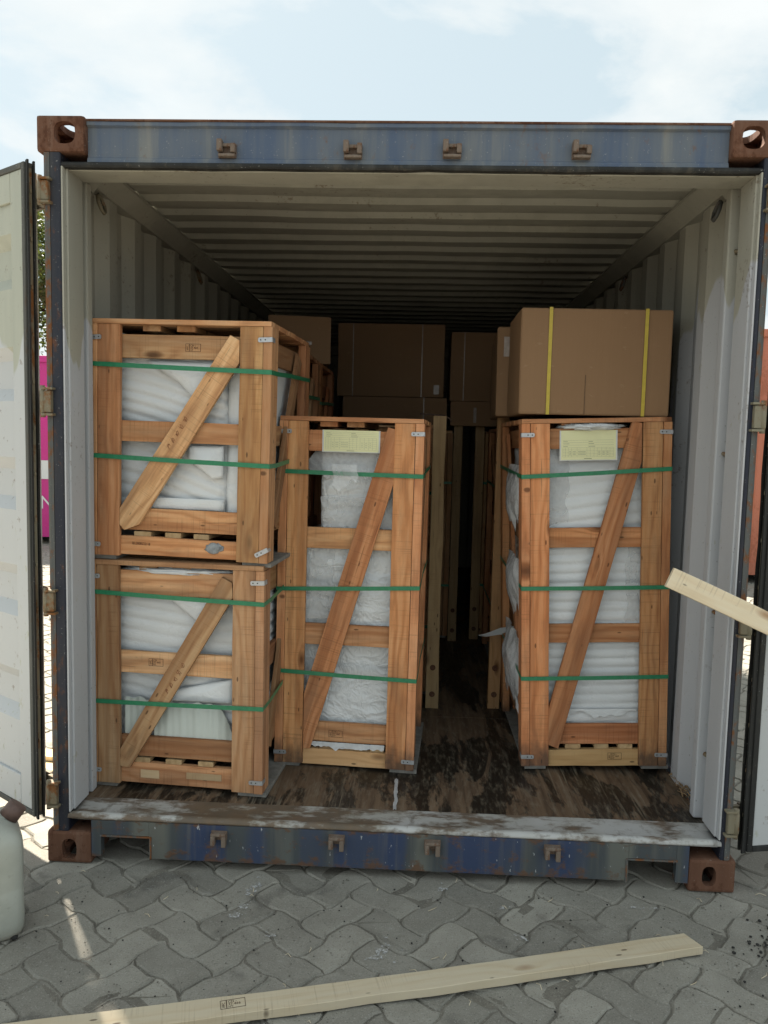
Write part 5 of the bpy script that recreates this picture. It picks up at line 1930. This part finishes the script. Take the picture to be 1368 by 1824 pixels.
far_container('magenta shipping container with white markings, far left behind the open door', -8.0, -1.95, 8.0, 10.44, 2.591, 'magenta', True,
              letters=[((3.85, 4.55), (0.90, 1.156), '#', 0), ((3.85, 4.55), (2.105, 2.135), '#', 0), (4.085, 0.49, 'N', 0.26)])
far_container('salmon orange shipping container, seen through the gap on the right', 4.2, 10.26, 6.5, 8.94, 2.896, 'salmon', False)


def tree(label, x, y, h, rad, seed, n_leaf):
    rs = random.Random(seed)
    t = thing('tree', label, 'tree', (x, y, 0), group='trees behind the magenta container')
    bm = bmesh.new()
    bm_tube(bm, [(0, 0, 0), (0.05, 0, h * 0.25), (0.0, 0.06, h * 0.5), (0.08, 0, h * 0.85)], [0.17, 0.13, 0.09, 0.03], 10)
    tips = []
    for k in range(13):
        a = rs.uniform(0, 6.28); z = h * rs.uniform(0.25, 0.75)
        e = Vector((math.cos(a) * rad * rs.uniform(0.5, 0.9), math.sin(a) * rad * rs.uniform(0.5, 0.9), z + h * rs.uniform(0.08, 0.25)))
        bm_tube(bm, [(0, 0, z), tuple(Vector((0, 0, z)).lerp(e, 0.5) + Vector((0, 0, 0.1))), tuple(e)], [0.05, 0.03, 0.012], 6)
        tips.append(e)
    link('trunk', me_from_bm(bm), t, M['bark'])
    verts, faces = [], []
    clumps = []
    for k in range(70):
        a = rs.uniform(0, 6.28); q = rs.random() ** 0.5
        zf = rs.uniform(0.14, 1.0)
        r = rad * q * (0.55 + 0.6 * math.sin(math.pi * min(1, zf * 0.95)))
        clumps.append(Vector((math.cos(a) * r, math.sin(a) * r, zf * h * 0.96)))
    for i in range(n_leaf):
        c_ = rs.choice(clumps)
        p = c_ + Vector((rs.gauss(0, 0.24), rs.gauss(0, 0.24), rs.gauss(0, 0.22)))
        s_ = rs.uniform(0.035, 0.075)
        u = Vector((rs.gauss(0, 1), rs.gauss(0, 1), rs.gauss(0, 0.6))).normalized()
        v = u.cross(Vector((rs.gauss(0, 1), rs.gauss(0, 1), rs.gauss(0, 1)))).normalized()
        k = len(verts)
        verts += [tuple(p - u * s_), tuple(p + v * s_ * 0.5), tuple(p + u * s_), tuple(p - v * s_ * 0.5)]
        faces.append((k, k + 1, k + 2, k + 3))
    me = bpy.data.meshes.new('mesh')
    me.from_pydata(verts, [], faces)
    link('crown', me, t, M['leaf'])
    return t


tree('leafy dark tree just left of the open container, above the magenta one', -5.9, 13.2, 6.1, 1.9, 5, 16000)
tree('dense tree at the far left edge, its top just over the open left door', -9.2, 13.4, 6.3, 2.0, 11, 12000)

# ================================================================== small marks on the paving
bm = bmesh.new()


def splat(x, y, r, seed, el=1.0, ang=0.0):
    n = 18
    vs = []
    for k in range(n):
        a = 2 * math.pi * k / n
        rr = r * (0.55 + 0.75 * abs(noise.noise(Vector((math.cos(a) * 1.8 + seed, math.sin(a) * 1.8, seed)))))
        px, py = rr * math.cos(a) * el, rr * math.sin(a)
        vs.append(bm.verts.new((x + px * math.cos(ang) - py * math.sin(ang), y + px * math.sin(ang) + py * math.cos(ang), 0.0021)))
    bm.faces.new(vs)


for (px, py, r, el, an) in ((0.775, -0.115, 0.030, 2.2, 1.2), (0.765, -0.215, 0.020, 1.3, 0.4), (0.745, -0.265, 0.018, 1.5, 0.7), (1.23, -0.40, 0.028, 1.4, 1.0),
                            (1.21, -0.44, 0.016, 1.8, 0.2), (1.615, -0.155, 0.013, 1.8, 0.3), (1.66, -0.31, 0.014, 2.4, -0.8), (2.07, -0.115, 0.016, 2.0, 0.1), (2.13, -0.118, 0.012, 2.0, 0.1),
                            (0.88, -0.36, 0.010, 2.5, 0.1), (0.90, -0.375, 0.008, 2.5, 0.1), (0.86, -0.345, 0.006, 2.5, 0.1), (0.96, -0.37, 0.006, 2.0, 0.1), (1.42, -0.06, 0.018, 1.6, 0.5)):
    splat(px, py, r, px * 9.1 + py, el, an)
    for q in range(4):
        splat(px + random.gauss(0, r * 1.4), py + random.gauss(0, r * 1.4), r * random.uniform(0.1, 0.28), px + q * 3.3)
tag(link('paint_splashes', me_from_bm(bm), None, M['scuff']), 'white paint splashes dried on the grey paving', 'paint splashes', kind='stuff')

bm = bmesh.new()
for k in range(240):
    if k < 110:
        t_ = random.random()
        x, y = 2.35 + 0.38 * t_ + random.gauss(0, 0.04), -0.36 + 0.33 * t_ + random.gauss(0, 0.05)
    else:
        x, y = random.uniform(0.1, 2.7), random.uniform(-0.9, -0.05)
    s_ = random.uniform(0.0018, 0.0062) if k < 110 else random.uniform(0.0012, 0.0035)
    m_ = bmesh.ops.create_icosphere(bm, subdivisions=1, radius=s_)
    for v in m_['verts']:
        v.co = Vector((v.co.x * random.uniform(0.7, 1.5) + x, v.co.y * random.uniform(0.7, 1.5) + y, v.co.z * 0.8 + 0.002 + s_ * 0.4))
tag(link('gravel_crumbs', me_from_bm(bm), None, M['crumb']), 'dark gravel crumbs scattered over the paving', 'gravel', kind='stuff')
bm = bmesh.new()
for k in range(70):
    if k < 35:
        a = random.random(); x, y = 0.2 + 2.0 * a + random.gauss(0, 0.05), -0.90 + 0.55 * a + random.gauss(0, 0.05)
    else:
        x, y = random.uniform(0.1, 2.6), random.uniform(-0.9, 0.0)
    a = random.uniform(0, 3.14); l = random.uniform(0.006, 0.022)
    bm_tube(bm, [(x, y, 0.003), (x + l * math.cos(a), y + l * math.sin(a), 0.004 + random.random() * 0.004), (x + 1.7 * l * math.cos(a + 0.3), y + 1.7 * l * math.sin(a + 0.3), 0.003)], 0.0009, 4)
tag(link('wood_splinters', me_from_bm(bm), None, M['new_pine']), 'pale wood splinters scattered round the plank on the paving', 'splinters', kind='stuff')
bm = bmesh.new()
for k in range(1500):
    x, y = random.uniform(-0.1, 2.75), random.uniform(-0.95, -0.02)
    if noise.noise(Vector((x * 3.5, y * 3.5, 3))) < 0.05:
        continue
    s_ = random.uniform(0.0010, 0.0026)
    m_ = bmesh.ops.create_icosphere(bm, subdivisions=1, radius=s_)
    for v in m_['verts']:
        v.co = Vector((v.co.x * 1.3 + x, v.co.y + y, v.co.z * 0.7 + 0.0012))
tag(link('sand_grains', me_from_bm(bm), None, M['sand']), 'loose sandy grit strewn over the paving', 'grit', kind='stuff')
# small dark pebble by the jerrycan
bm = bmesh.new()
bmesh.ops.create_icosphere(bm, subdivisions=2, radius=0.011)
for v in bm.verts:
    v.co *= 1 + 0.3 * noise.noise(v.co * 90)
    v.co.z *= 0.7
tag(link('pebble', me_from_bm(bm, True), None, M['crumb'], Matrix.Translation((0.105, -0.438, 0.007))), 'small dark pebble on the paving at the foot of the jerrycan', 'pebble')
